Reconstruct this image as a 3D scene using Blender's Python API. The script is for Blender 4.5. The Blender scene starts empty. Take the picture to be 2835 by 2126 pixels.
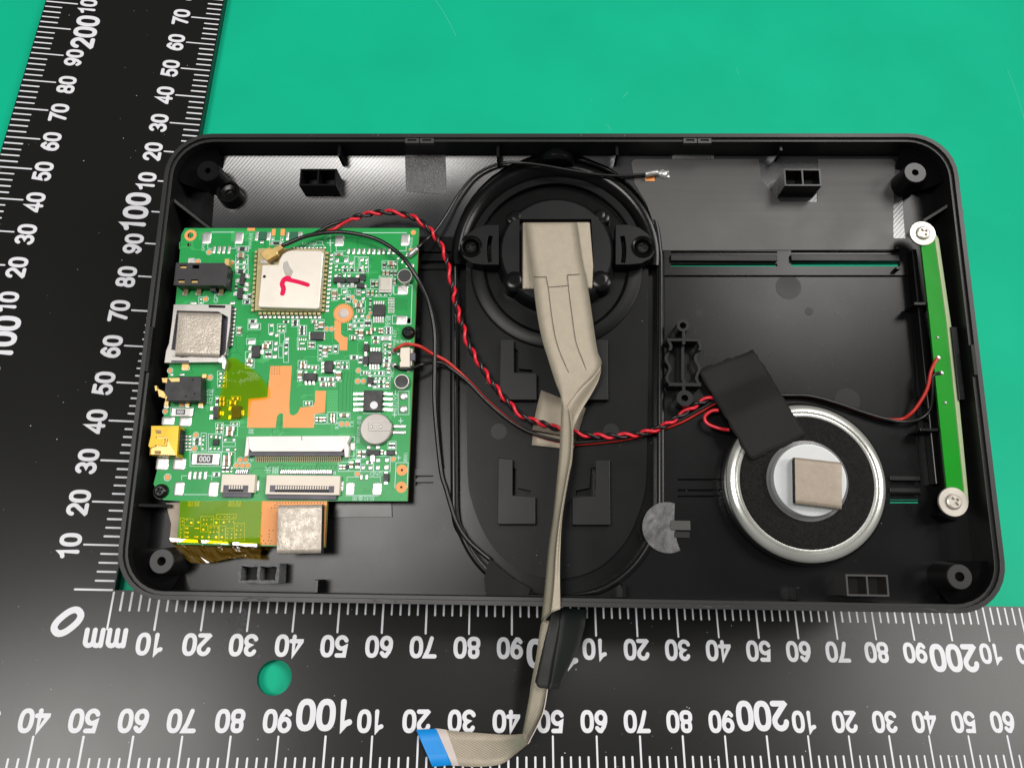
import bpy, math, random
from mathutils import Vector, Matrix, Euler
from mathutils.geometry import tessellate_polygon

random.seed(7)
K = 0.1                      # one Blender unit is one centimetre; all numbers below are millimetres
SC = bpy.context.scene
COL = SC.collection
SC.unit_settings.scale_length = 0.01

# ------------------------------------------------------------------ camera
CAM = Vector((66.89, -25.279, 193.571))
CEUL = Euler((0.3886, -0.1192, 0.0024), 'XYZ')
CR = CEUL.to_matrix()
FPX, PW, PH = 2218.97, 2835.0, 2126.0
cd = bpy.data.cameras.new("camera")
cd.sensor_width = 36.0
cd.lens = FPX / PW * 36.0
cd.clip_start = 0.1
cd.clip_end = 2000
cam = bpy.data.objects.new("camera", cd)
cam.location = CAM * K
cam.rotation_euler = CEUL
COL.objects.link(cam)
SC.camera = cam

# ------------------------------------------------------------------ world and lamps (an indoor bench under ceiling panels)
w = bpy.data.worlds.new("World")
SC.world = w
w.use_nodes = True
w.node_tree.nodes["Background"].inputs[0].default_value = (0.92, 0.96, 1.0, 1)
w.node_tree.nodes["Background"].inputs[1].default_value = 0.12


def lamp(name, x, y, z, sx, sy, L, col=(1, 0.97, 0.93), aim=(90, 40, 20)):
    d = bpy.data.lights.new(name, 'AREA')
    d.shape = 'RECTANGLE'
    d.size, d.size_y = sx * K, sy * K
    d.energy = L * math.pi * sx * sy * K * K
    d.color = col
    o = bpy.data.objects.new(name, d)
    o.location = Vector((x, y, z)) * K
    o.rotation_euler = (Vector((x, y, z)) - Vector(aim)).to_track_quat('Z', 'Y').to_euler()
    COL.objects.link(o)


lamp("ceiling_panel", -530, -120, 1450, 320, 500, 24.0)
lamp("ceiling_panel", 520, 470, 1450, 300, 540, 18.0)
lamp("ceiling_panel", 1360, 40, 1450, 460, 720, 13.0)

SC.view_settings.view_transform = 'Standard'
SC.view_settings.look = 'None'
SC.view_settings.exposure = 0.0
SC.view_settings.gamma = 1.0

# ------------------------------------------------------------------ frames
DO = Vector((3.737, -3.333, 11.205))
DU = Vector((0.98967704, -0.01672154, 0.14233677))
DV = Vector((-0.0067074, 0.98667741, 0.16255058))
DN = Vector((-0.14315857, -0.16182728, 0.97637982))
DROT = Matrix((DU, DV, DN)).transposed()
DINV = DROT.inverted()
MD = Matrix.Translation(DO * K) @ DROT.to_4x4()
MW = Matrix.Identity(4)


def ray(px, py):
    return CR @ Vector(((px - PW / 2) / FPX, (PH / 2 - py) / FPX, -1.0))


def W(px, py, z):
    """world point (mm) of the photograph's pixel at the height z over the ruler"""
    d = ray(px, py)
    return CAM + d * ((z - CAM.z) / d.z)


def D(px, py, z):
    """point (mm, in the casing's own axes) at depth z under the casing's rim"""
    o = DINV @ (CAM - DO)
    d = DINV @ ray(px, py)
    return o + d * ((z - o.z) / d.z)


def d2w(p):
    return DO + DROT @ Vector(p)


def dl(pts, z):
    return [tuple(D(x, y, z)[:2]) for x, y in pts]


# ------------------------------------------------------------------ materials
def mat(name, col, rough=0.5, metal=0.0, spec=0.5, noise=None, bump=None, coat=0.0):
    m = bpy.data.materials.new(name)
    m.use_nodes = True
    nt = m.node_tree
    b = nt.nodes["Principled BSDF"]
    b.inputs["Base Color"].default_value = (*col, 1)
    b.inputs["Roughness"].default_value = rough
    b.inputs["Metallic"].default_value = metal
    b.inputs["Specular IOR Level"].default_value = spec
    b.inputs["Coat Weight"].default_value = coat
    tc = nt.nodes.new("ShaderNodeTexCoord")
    if noise:
        sc, amt, ramt = noise
        n = nt.nodes.new("ShaderNodeTexNoise")
        n.inputs["Scale"].default_value = sc
        n.inputs["Detail"].default_value = 6
        nt.links.new(tc.outputs["Object"], n.inputs["Vector"])
        mx = nt.nodes.new("ShaderNodeMix")
        mx.data_type = 'RGBA'
        mx.inputs[6].default_value = (*[max(0, c * (1 - amt)) for c in col], 1)
        mx.inputs[7].default_value = (*[min(1, c * (1 + amt)) for c in col], 1)
        nt.links.new(n.outputs["Fac"], mx.inputs[0])
        nt.links.new(mx.outputs[2], b.inputs["Base Color"])
        if ramt:
            mr = nt.nodes.new("ShaderNodeMapRange")
            mr.inputs["From Min"].default_value = 0.3
            mr.inputs["From Max"].default_value = 0.7
            mr.inputs["To Min"].default_value = max(0.02, rough - ramt)
            mr.inputs["To Max"].default_value = min(1, rough + ramt)
            n2 = nt.nodes.new("ShaderNodeTexNoise")
            n2.inputs["Scale"].default_value = sc * 0.37
            n2.inputs["Detail"].default_value = 8
            nt.links.new(tc.outputs["Object"], n2.inputs["Vector"])
            nt.links.new(n2.outputs["Fac"], mr.inputs["Value"])
            nt.links.new(mr.outputs[0], b.inputs["Roughness"])
    if bump:
        kind, sc, st, dist = bump
        if kind == 'noise':
            t = nt.nodes.new("ShaderNodeTexNoise")
            t.inputs["Scale"].default_value = sc
            t.inputs["Detail"].default_value = 3
            h = t.outputs["Fac"]
            nt.links.new(tc.outputs["Object"], t.inputs["Vector"])
        elif kind == 'weave':
            hs = []
            for rz in (0.5, 0.5 + math.pi / 2):
                mp = nt.nodes.new("ShaderNodeMapping")
                mp.inputs["Rotation"].default_value = (0, 0, rz)
                t = nt.nodes.new("ShaderNodeTexWave")
                t.inputs["Scale"].default_value = sc
                t.inputs["Distortion"].default_value = 0.4
                nt.links.new(tc.outputs["Object"], mp.inputs["Vector"])
                nt.links.new(mp.outputs[0], t.inputs["Vector"])
                hs.append(t.outputs["Fac"])
            mu = nt.nodes.new("ShaderNodeMath")
            mu.operation = 'MULTIPLY'
            nt.links.new(hs[0], mu.inputs[0])
            nt.links.new(hs[1], mu.inputs[1])
            h = mu.outputs[0]
        else:
            mp = nt.nodes.new("ShaderNodeMapping")
            mp.inputs["Rotation"].default_value = (0, 0, kind)
            t = nt.nodes.new("ShaderNodeTexWave")
            t.inputs["Scale"].default_value = sc
            t.inputs["Distortion"].default_value = 1.2
            t.inputs["Detail Scale"].default_value = 0.6
            nt.links.new(tc.outputs["Object"], mp.inputs["Vector"])
            nt.links.new(mp.outputs[0], t.inputs["Vector"])
            h = t.outputs["Fac"]
        bp = nt.nodes.new("ShaderNodeBump")
        bp.inputs["Strength"].default_value = st
        bp.inputs["Distance"].default_value = dist
        nt.links.new(h, bp.inputs["Height"])
        nt.links.new(bp.outputs[0], b.inputs["Normal"])
    return m


def film(name, col, gloss=0.05, tint=1.0, ior=1.3):
    """thin see-through plastic film"""
    m = bpy.data.materials.new(name)
    m.use_nodes = True
    nt = m.node_tree
    nt.nodes.clear()
    out = nt.nodes.new("ShaderNodeOutputMaterial")
    tr = nt.nodes.new("ShaderNodeBsdfTransparent")
    tr.inputs[0].default_value = (*col, 1)
    gl = nt.nodes.new("ShaderNodeBsdfGlossy")
    gl.inputs["Roughness"].default_value = gloss
    df = nt.nodes.new("ShaderNodeBsdfDiffuse")
    df.inputs[0].default_value = (*[c * 0.8 for c in col], 1)
    m1 = nt.nodes.new("ShaderNodeMixShader")
    m1.inputs[0].default_value = 1 - tint
    nt.links.new(tr.outputs[0], m1.inputs[1])
    nt.links.new(df.outputs[0], m1.inputs[2])
    fr = nt.nodes.new("ShaderNodeFresnel")
    fr.inputs[0].default_value = ior
    m2 = nt.nodes.new("ShaderNodeMixShader")
    nt.links.new(fr.outputs[0], m2.inputs[0])
    nt.links.new(m1.outputs[0], m2.inputs[1])
    nt.links.new(gl.outputs[0], m2.inputs[2])
    nt.links.new(m2.outputs[0], out.inputs[0])
    return m


M = dict(
    dull=mat("dull_black_plastic", (0.004, 0.004, 0.0042), 0.34, spec=0.15, noise=(2, .15, .04), bump=('noise', 80, .06, .002)),
    cell=mat("dull_steel_cell", (0.40, 0.375, 0.345), 0.42, metal=0.25, noise=(3, .06, .06)),
    fpclead=mat("tinned_gold", (0.80, 0.68, 0.45), 0.5, metal=0.2),
    teal=mat("teal_laminate", (0.006, 0.12, 0.055), 0.4),
    mat=mat("green_vinyl", (0.004, 0.43, 0.245), 0.5, spec=0.12, noise=(0.30, 0.13, 0.06), bump=('noise', 45, 0.25, 0.004)),
    ruler=mat("black_ruler_lacquer", (0.009, 0.009, 0.0085), 0.27, spec=0.30, noise=(0.5, 0.08, 0.02), bump=('noise', 90, 0.05, 0.002)),
    print=mat("white_print", (0.74, 0.74, 0.78), 0.5, noise=(4, 0.05, 0)),
    dust=mat("grey_dust", (0.45, 0.45, 0.45), 0.8),
    shell=mat("black_plastic", (0.0055, 0.0055, 0.0058), 0.25, spec=0.20, noise=(1.2, 0.15, 0.03), bump=('noise', 70, 0.05, 0.002)),
    rim=mat("black_rim_plastic", (0.009, 0.009, 0.009), 0.42, noise=(1.2, 0.15, 0.05), bump=('noise', 80, 0.1, 0.002)),
    gloss=mat("shiny_black_plastic", (0.004, 0.004, 0.004), 0.22, spec=0.22, noise=(2, 0.15, 0.03)),
    tooled=mat("tooled_black_plastic", (0.010, 0.010, 0.011), 0.22, spec=1.0, noise=(1.0, 0.15, 0.05), bump=(0.72, 4.2, 0.06, 0.006)),
    grainy=mat("grained_black_plastic", (0.045, 0.045, 0.045), 0.36, spec=0.9, bump=('noise', 30, 1.0, 0.02)),
    block=mat("satin_black_plastic", (0.0065, 0.0065, 0.007), 0.36, spec=0.24, noise=(2, 0.15, 0.04), bump=('noise', 90, 0.08, 0.002)),
    plate=mat("grey_film", (0.045, 0.042, 0.04), 0.42, noise=(2, 0.1, 0.04), bump=(0.0, 9.0, 0.03, 0.002)),
    torn=mat("torn_grey_plastic", (0.13, 0.13, 0.135), 0.7, noise=(12, 0.6, 0.1), bump=('noise', 18, 0.9, 0.02)),
    pcb=mat("green_solder_mask", (0.026, 0.34, 0.085), 0.30, spec=0.15, noise=(1.6, 0.12, 0.05)),
    pcb2=mat("bright_green_solder_mask", (0.009, 0.30, 0.015), 0.28, spec=0.2, noise=(1.6, 0.12, 0.05)),
    fr4=mat("bare_laminate", (0.52, 0.62, 0.36), 0.5, noise=(6, 0.15, 0)),
    fr4b=mat("tan_laminate", (0.30, 0.20, 0.07), 0.5, noise=(6, 0.2, 0)),
    trace=mat("copper_under_mask", (0.055, 0.44, 0.125), 0.30, spec=0.15),
    gap=mat("bare_gap_under_mask", (0.010, 0.17, 0.045), 0.35, spec=0.15),
    via=mat("via_hole", (0.006, 0.06, 0.02), 0.5),
    silk=mat("white_legend_ink", (0.55, 0.80, 0.70), 0.6),
    copper=mat("bare_copper", (0.92, 0.36, 0.10), 0.55, metal=0.0, noise=(3, 0.06, 0.05), spec=0.6),
    solder=mat("solder", (0.62, 0.61, 0.59), 0.33, metal=0.7, noise=(9, 0.12, 0.12), bump=('noise', 18, 0.35, 0.01)),
    tin=mat("tinned_steel", (0.50, 0.475, 0.45), 0.38, metal=0.5, noise=(5, 0.05, 0.08)),
    tinb=mat("brushed_tin_can", (0.72, 0.66, 0.58), 0.42, metal=0.4, noise=(5, 0.04, 0.08), bump=(1.57, 22, 0.08, 0.002)),
    gold=mat("gold_plating", (0.66, 0.45, 0.17), 0.32, metal=0.6, noise=(8, 0.15, 0.1)),
    palegold=mat("pale_gold_plating", (0.48, 0.39, 0.19), 0.38, metal=0.35, noise=(8, 0.15, 0.1)),
    epoxy=mat("black_epoxy", (0.020, 0.019, 0.021), 0.48, noise=(10, 0.25, 0.08)),
    tan=mat("tan_ceramic", (0.33, 0.20, 0.10), 0.5, noise=(8, 0.2, 0)),
    resist=mat("black_resistor_glaze", (0.012, 0.012, 0.014), 0.4),
    cream=mat("cream_plastic", (0.83, 0.73, 0.62), 0.5, noise=(5, 0.04, 0.05)),
    white=mat("white_plastic", (0.86, 0.79, 0.76), 0.35, noise=(5, 0.03, 0.05)),
    latch=mat("grey_latch_plastic", (0.09, 0.085, 0.11), 0.5, noise=(8, 0.2, 0.06)),
    yellow=mat("yellow_taped_steel", (0.66, 0.42, 0.010), 0.28, metal=0.25, noise=(6, 0.12, 0.06)),
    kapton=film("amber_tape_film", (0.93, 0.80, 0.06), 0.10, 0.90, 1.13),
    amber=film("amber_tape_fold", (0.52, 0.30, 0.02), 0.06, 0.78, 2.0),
    clear=film("clear_film", (0.92, 0.92, 0.92), 0.15, 0.80),
    fabric=mat("conductive_cloth", (0.40, 0.345, 0.265), 0.45, metal=0.25, noise=(6, 0.12, 0.06), bump=('weave', 7.5, 0.6, 0.010)),
    fabric2=mat("conductive_cloth_shiny", (0.47, 0.415, 0.35), 0.40, metal=0.3, noise=(22, 0.3, 0.12), bump=('noise', 24, 0.7, 0.012)),
    fabric3=mat("taupe_cloth", (0.34, 0.28, 0.22), 0.5, metal=0.2, noise=(8, 0.12, 0.06), bump=('weave', 9.0, 0.3, 0.006)),
    foam=mat("dark_foam", (0.03, 0.027, 0.026), 0.9, noise=(20, 0.4, 0)),
    clothtape=mat("black_cloth_tape", (0.010, 0.0095, 0.009), 0.7, spec=0.3, bump=(1.2, 6.0, 0.5, 0.010)),
    tape=mat("black_tape", (0.010, 0.010, 0.010), 0.6, noise=(5, 0.3, 0.1), bump=('noise', 40, 0.2, 0.004)),
    felt=mat("black_felt", (0.013, 0.0125, 0.012), 0.95, spec=0.2, noise=(22, 1.0, 0), bump=('noise', 30, 1.0, 0.02)),
    zinc=mat("zinc_plating", (0.54, 0.54, 0.50), 0.24, metal=0.6, noise=(1.2, 0.22, 0.08)),
    zinc2=mat("satin_zinc", (0.58, 0.595, 0.60), 0.42, metal=0.1, noise=(3, 0.05, 0.06)),
    steel=mat("nickel_screw", (0.52, 0.48, 0.42), 0.38, metal=0.5, noise=(4, 0.08, 0.08)),
    blackscrew=mat("black_screw", (0.02, 0.02, 0.02), 0.22, metal=0.6, noise=(8, 0.2, 0.08)),
    red=mat("red_wire_sleeve", (0.72, 0.018, 0.035), 0.32),
    red2=mat("dark_red_wire_sleeve", (0.55, 0.03, 0.02), 0.32),
    black=mat("black_wire_sleeve", (0.010, 0.010, 0.010), 0.30, bump=('noise', 40, 0.1, 0.003)),
    blue=mat("blue_stiffener", (0.005, 0.27, 0.75), 0.45, noise=(6, 0.05, 0.05)),
    pale=mat("pale_film", (0.62, 0.54, 0.50), 0.5),
    marker=mat("pink_marker_ink", (0.78, 0.012, 0.09), 0.5, spec=0.1, noise=(9, 0.25, 0.05)),
    smear=mat("grey_smear", (0.46, 0.43, 0.38), 0.4, noise=(14, 0.2, 0.1)),
    dot=mat("white_dot", (0.75, 0.75, 0.78), 0.4),
    hole=mat("hole_shade_black", (0.004, 0.004, 0.004), 0.7),  # near-black colour stands in for the shade inside holes and gaps
)

# ------------------------------------------------------------------ mesh builder and objects
BASE = {}


class MB:
    def __init__(s):
        s.v, s.f, s.m, s.sm = [], [], [], []

    def face(s, idx, m=0, smooth=False):
        s.f.append(idx)
        s.m.append(m)
        s.sm.append(smooth)

    def prism(s, loops, z0, z1, m=0, mtop=None, bottom=True):
        """loops: outer outline then holes, each a list of (x, y)"""
        tris = tessellate_polygon([[Vector((x, y, 0)) for x, y in lp] for lp in loops])
        flat = [p for lp in loops for p in lp]
        n, b = len(flat), len(s.v)
        s.v += [(x, y, z0) for x, y in flat] + [(x, y, z1) for x, y in flat]
        for t in tris:
            a, c, d = t
            ar = (flat[c][0] - flat[a][0]) * (flat[d][1] - flat[a][1]) - (flat[c][1] - flat[a][1]) * (flat[d][0] - flat[a][0])
            if ar < 0:
                c, d = d, c
            s.face((b + n + a, b + n + c, b + n + d), m if mtop is None else mtop)
            if bottom:
                s.face((b + a, b + d, b + c), m)
        k = 0
        for i, lp in enumerate(loops):
            L = len(lp)
            ar = sum(lp[j][0] * lp[(j + 1) % L][1] - lp[(j + 1) % L][0] * lp[j][1] for j in range(L))
            ccw = (ar > 0) == (i == 0)
            for j in range(L):
                p, q = b + k + j, b + k + (j + 1) % L
                s.face((p, q, q + n, p + n) if ccw else (q, p, p + n, q + n), m)
            k += L
        return s

    def box(s, x0, y0, z0, x1, y1, z1, m=0):
        if x1 < x0:
            x0, x1 = x1, x0
        if y1 < y0:
            y0, y1 = y1, y0
        return s.prism([[(x0, y0), (x1, y0), (x1, y1), (x0, y1)]], z0, z1, m)

    def lathe(s, cx, cy, prof, n=32, m=0, a0=0.0, a1=2 * math.pi, smooth=True, cap=False):
        """prof: list of (r, z)"""
        full = abs(a1 - a0 - 2 * math.pi) < 1e-6
        k = n if full else n + 1
        # a corner of the profile sharper than 33 degrees gets its own edge, so that it shades crisp
        runs = [[prof[0], prof[1]]]
        for j in range(2, len(prof)):
            p0, p1, p2 = prof[j - 2], prof[j - 1], prof[j]
            d = abs(math.atan2(p2[1] - p1[1], p2[0] - p1[0]) - math.atan2(p1[1] - p0[1], p1[0] - p0[0]))
            d = min(d, 2 * math.pi - d)
            if d > 0.58:
                runs.append([p1])
            runs[-1].append(p2)
        if len(runs) > 1:
            for q in runs:
                s.lathe(cx, cy, q, n, m, a0, a1, smooth, cap and q is runs[-1])
            return s
        b = len(s.v)
        for r, z in prof:
            for i in range(k):
                a = a0 + (a1 - a0) * i / n
                s.v.append((cx + r * math.cos(a), cy + r * math.sin(a), z))
        for j in range(len(prof) - 1):
            for i in range(n):
                p, q = b + j * k + i, b + j * k + (i + 1) % k
                s.face((p, q, q + k, p + k), m, smooth)
        if cap:
            s.face(tuple(b + (len(prof) - 1) * k + i for i in range(k)), m)
        return s

    def tube(s, path, r, n=8, m=0):
        path = [Vector(p) for p in path]
        b = len(s.v)
        up = Vector((0.13, 0.21, 1)).normalized()
        for i, p in enumerate(path):
            t = (path[min(i + 1, len(path) - 1)] - path[max(i - 1, 0)]).normalized()
            u = up - t * up.dot(t)
            u.normalize()
            v = t.cross(u)
            up = u
            rr = r[i] if isinstance(r, (list, tuple)) else r
            for k in range(n):
                a = 2 * math.pi * k / n
                s.v.append(tuple(p + u * rr * math.cos(a) + v * rr * math.sin(a)))
        for i in range(len(path) - 1):
            for k in range(n):
                p, q = b + i * n + k, b + i * n + (k + 1) % n
                s.face((p, q, q + n, p + n), m, True)
        s.face(tuple(b + k for k in reversed(range(n))), m)
        s.face(tuple(b + (len(path) - 1) * n + k for k in range(n)), m)
        return s

    def strip(s, left, right, th, m=0, sub=4, sm=True):
        """a thin band between two 3-D edges, with thickness"""
        left, right = [Vector(p) for p in left], [Vector(p) for p in right]
        b = len(s.v)
        n = len(left)
        for off in (0, 1):
            for i in range(n):
                t = left[min(i + 1, n - 1)] - left[max(i - 1, 0)]
                nn = (right[i] - left[i]).cross(t).normalized()
                if nn.z < 0:
                    nn = -nn
                for k in range(sub + 1):
                    s.v.append(tuple(left[i].lerp(right[i], k / sub) + nn * th * (0.5 - off)))
        c = sub + 1
        h = n * c
        for i in range(n - 1):
            for k in range(sub):
                p = b + i * c + k
                s.face((p, p + c, p + c + 1, p + 1), m, sm)
                s.face((p + h, p + h + 1, p + h + c + 1, p + h + c), m, sm)
            for k in (0, sub):
                p = b + i * c + k
                s.face((p, p + h, p + h + c, p + c), m)
        for i in (0, n - 1):
            for k in range(sub):
                p = b + i * c + k
                s.face((p, p + 1, p + h + 1, p + h), m)
        return s

    def mesh(s, name, mats, org=(0, 0, 0)):
        me = bpy.data.meshes.new(name)
        o = Vector(org)
        me.from_pydata([tuple((Vector(p) - o) * K) for p in s.v], [], s.f)
        for mm in (mats if isinstance(mats, (list, tuple)) else [mats]):
            me.materials.append(M[mm])
        me.polygons.foreach_set("material_index", s.m)
        me.polygons.foreach_set("use_smooth", s.sm)
        me.update()
        return me

    def build(s, name, mats, parent=None, bevel=0.0, label=None, kind=None):
        org = BASE[parent.name] if parent else (0, 0, 0)
        o = bpy.data.objects.new(name, s.mesh(name, mats, org))
        COL.objects.link(o)
        if parent:
            o.parent = parent
            BASE[o.name] = org
        if bevel:
            b = o.modifiers.new("bevel", 'BEVEL')
            b.width = bevel * K
            b.segments = 2
            b.limit_method = 'ANGLE'
            b.angle_limit = 0.6
        if label:
            o["label"] = label
        if kind:
            o["kind"] = kind
        return o


def thing(name, label, cat, base=(0, 0, 0), frame='D', group=None):
    o = bpy.data.objects.new(name, None)
    o.empty_display_size = 0.2
    COL.objects.link(o)
    o.matrix_world = (MD if frame == 'D' else MW) @ Matrix.Translation(Vector(base) * K)
    o["label"] = label
    o["category"] = cat
    if group:
        o["group"] = group
    BASE[o.name] = tuple(base)
    return o


def single(mb, name, mats, label, cat, base=(0, 0, 0), frame='D', group=None, bevel=0.0):
    """a thing that is one mesh"""
    o = bpy.data.objects.new(name, mb.mesh(name, mats, base))
    COL.objects.link(o)
    o.matrix_world = (MD if frame == 'D' else MW) @ Matrix.Translation(Vector(base) * K)
    o["label"] = label
    o["category"] = cat
    if group:
        o["group"] = group
    if bevel:
        b = o.modifiers.new("bevel", 'BEVEL')
        b.width = bevel * K
        b.segments = 2
        b.limit_method = 'ANGLE'
        b.angle_limit = 0.6
    return o


def rrect(x0, y0, x1, y1, r, n=8):
    pts = []
    for cx, cy, a in ((x1 - r, y0 + r, -90), (x1 - r, y1 - r, 0), (x0 + r, y1 - r, 90), (x0 + r, y0 + r, 180)):
        for i in range(n + 1):
            t = math.radians(a + 90 * i / n)
            pts.append((cx + r * math.cos(t), cy + r * math.sin(t)))
    return pts


def circ(cx, cy, r, n=32):
    return [(cx + r * math.cos(2 * math.pi * i / n), cy + r * math.sin(2 * math.pi * i / n)) for i in range(n)]


def smooth_path(pts, step=0.5):
    """Catmull-Rom through 3-D points, resampled"""
    P = [Vector(p) for p in pts]
    P = [P[0] * 2 - P[1]] + P + [P[-1] * 2 - P[-2]]
    out = []
    for i in range(1, len(P) - 2):
        a, b, c, d = P[i - 1:i + 3]
        n = max(2, int((c - b).length / step))
        for k in range(n):
            t = k / n
            out.append(0.5 * ((2 * b) + (c - a) * t + (2 * a - 5 * b + 4 * c - d) * t * t + (3 * b - a - 3 * c + d) * t ** 3))
    out.append(P[-2])
    return out


def text_mesh(body, size):
    c = bpy.data.curves.new("legend", "FONT")
    c.body = body
    c.size = size * K
    c.align_x = 'CENTER'
    c.align_y = 'CENTER'
    c.resolution_u = 2
    o = bpy.data.objects.new("legend", c)
    COL.objects.link(o)
    bpy.context.view_layer.update()
    me = bpy.data.meshes.new_from_object(o.evaluated_get(bpy.context.evaluated_depsgraph_get()))
    bpy.data.objects.remove(o)
    bpy.data.curves.remove(c)
    me.materials.clear()
    return me


def ribbon(mb, path, wd, z0, closed=False, ramp=0.008, m=0):
    """flat painted stroke with round ends; the height creeps up so that strokes never share a plane"""
    P = [Vector((p[0], p[1])) for p in path]
    n = len(P)
    b = len(mb.v)
    h = wd / 2
    for i, p in enumerate(P):
        if closed:
            t0, t1 = p - P[i - 1], P[(i + 1) % n] - p
        else:
            t0 = p - P[max(i - 1, 0)] if i > 0 else P[1] - P[0]
            t1 = P[i + 1] - p if i < n - 1 else t0
        t0, t1 = t0.normalized(), t1.normalized()
        nn = Vector((-(t0.y + t1.y), t0.x + t1.x))
        nn.normalize()
        c = max(0.5, nn.dot(Vector((-t0.y, t0.x))))
        z = z0 + (0 if closed else ramp * i / n)
        for sgn in (1, -1):
            q = p + nn * (sgn * h / c)
            mb.v.append((q.x, q.y, z))
    for i in range(n if closed else n - 1):
        p, q = b + 2 * i, b + 2 * ((i + 1) % n)
        mb.face((p, p + 1, q + 1, q), m)
    if not closed:
        for i, dirn in ((0, P[0] - P[1]), (n - 1, P[-1] - P[-2])):
            a = math.atan2(dirn.y, dirn.x)
            z = z0 + ramp * i / n
            k = len(mb.v)
            for j in range(7):
                t = a - math.pi / 2 + math.pi * j / 6
                mb.v.append((P[i].x + h * math.cos(t), P[i].y + h * math.sin(t), z))
            mb.face(tuple(k + j for j in range(7)), m)


def arc(cx, cy, rx, ry, a0, a1, n=14):
    return [(cx + rx * math.cos(math.radians(a0 + (a1 - a0) * i / n)), cy + ry * math.sin(math.radians(a0 + (a1 - a0) * i / n))) for i in range(n + 1)]


def superell(cx, cy, rx, ry, n=24):
    pts = []
    for i in range(n):
        t = 2 * math.pi * i / n
        c, s_ = math.cos(t), math.sin(t)
        pts.append((cx + rx * math.copysign(abs(c) ** 0.8, c), cy + ry * math.copysign(abs(s_) ** 0.8, s_)))
    return pts


# stroke glyphs in a cell 0.44 wide (centre lines) and 0.8 high, stroke 0.19
GLYPH = {
    '0': [(True, superell(.22, .4, .22, .4))],
    '1': [(False, [(.03, .62), (.16, .67), (.25, .8), (.25, 0)])],
    '2': [(False, arc(.22, .58, .21, .22, 175, -35) + [(.03, .02), (.05, 0), (.45, 0)])],
    '3': [(False, arc(.21, .60, .19, .20, 160, -80, 12) + arc(.21, .21, .22, .21, 80, -160, 14)[1:])],
    '4': [(False, [(.33, 0), (.33, .8), (.0, .22), (.0, .2), (.46, .2)])],
    '5': [(False, [(.41, .8), (.08, .8), (.03, .43), (.1, .47)] + arc(.21, .25, .22, .25, 100, -155, 14))],
    '6': [(False, [(.40, .68)] + arc(.24, .58, .16, .22, 60, 100, 4) + [(.08, .62), (.01, .42)] + arc(.21, .24, .21, .24, 180, 535, 20))],
    '7': [(False, [(.0, .8), (.44, .8), (.30, .5), (.16, 0)])],
    '8': [(True, superell(.22, .60, .18, .20, 20)), (True, superell(.22, .20, .215, .205, 20))],
    '9': [(False, [(.04, .12)] + arc(.20, .22, .16, .22, 240, 280, 4) + [(.36, .18), (.43, .38)] + arc(.23, .56, .21, .24, 0, 355, 20))],
    'm': [(False, [(0, 0), (0, .55)]), (False, [(0, .40)] + arc(.14, .40, .14, .15, 170, 10, 6) + [(.28, 0)]), (False, [(.28, .40)] + arc(.42, .40, .14, .15, 170, 10, 6) + [(.56, 0)])],
}


def numeral(parent, body, cx, cy, h, rot, z):
    mb = MB()
    adv = {'m': .80, '1': .58}
    wid = sum(adv.get(c, .64) for c in body) - .2
    x = -wid / 2
    s = h / 0.99
    cr, sr = math.cos(rot), math.sin(rot)
    for gi, c in enumerate(body):
        hh = .55 if c == 'm' else .8
        for si, (closed, path) in enumerate(GLYPH[c]):
            pts = []
            for px, py in path:
                u, v = (px + x) * s, (py - hh / 2) * s
                pts.append((cx + u * cr - v * sr, cy + u * sr + v * cr))
            ribbon(mb, pts, (.17 if c == 'm' else .19) * s, z + .004 * si + .002 * gi, closed)
        x += adv.get(c, .64)
    return mb.build("numeral", 'print', parent)


# ================================================================== THE SETTING
g = MB()
g.v = [(-900, -700, -3.0), (1100, -700, -3.0), (1100, 1100, -3.0), (-900, 1100, -3.0)]
g.face((0, 1, 2, 3))
mato = g.build("work_mat", 'mat')
mato["kind"] = "structure"
# fine scratches and lint on the mat
sb = MB()
for (x0, y0, x1, y1, c) in ((1205, 0, 1262, 100, 8), (1680, 345, 1690, 362, 2), (2790, 195, 2835, 330, 6), (1725, 270, 1738, 255, 1), (2040, 190, 2044, 205, 0)):
    a, b = W(x0, y0, -3), W(x1, y1, -3)
    mid = (a + b) / 2 + Vector((c * 0.15, -c * 0.1, 0))
    ribbon(sb, [(lambda t: tuple((a * (1 - t) ** 2 + mid * 2 * t * (1 - t) + b * t * t)[:2]))(i / 8) for i in range(9)], 0.16, -2.99, ramp=0.002)
for i in range(46):
    x, y = W(random.uniform(0, 2835), random.uniform(0, 700), -3)[:2]
    r = random.uniform(.06, .2)
    k = len(sb.v)
    for j in range(6):
        sb.v.append((x + r * math.cos(j * 1.047) * random.uniform(.6, 1.4), y + r * math.sin(j * 1.047), -2.988 + .0003 * i))
    sb.face(tuple(range(k, k + 6)))
M['scratch'] = mat("scuffed_vinyl", (0.05, 0.50, 0.33), 0.6)
so = sb.build("mat_scuffs", 'scratch')
so["kind"] = "stuff"

# ================================================================== L-SHAPED RULER
WV, WH, L1, L2 = 50.7, 39.1, 8.43, 8.96
ru = thing("square_ruler", "large black L-shaped steel ruler with white millimetre scales under the device", "ruler", (0, 0, 0), 'W')
b = MB()
hole = circ(37.1, -18.2, 3.75, 40)
b.prism([[(-WV, -WH), (330, -WH), (330, 0), (0, 0), (0, 330), (-WV, 330)], hole], -3.0, 0)
b.build("blade", 'ruler', ru)
ht = [(0.36, 0)]


def ticks(name, fn, lo, hi):
    mb = MB()
    for i, n in enumerate(range(lo, hi, 2)):
        major = n % 10 == 0
        x0, y0, x1, y1 = fn(n, major)
        ribbon(mb, [(x0, y0), (x1, y1)], random.uniform(.40, .47), 0.012, ramp=0.0)
    return mb.build(name, 'print', ru)


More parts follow.
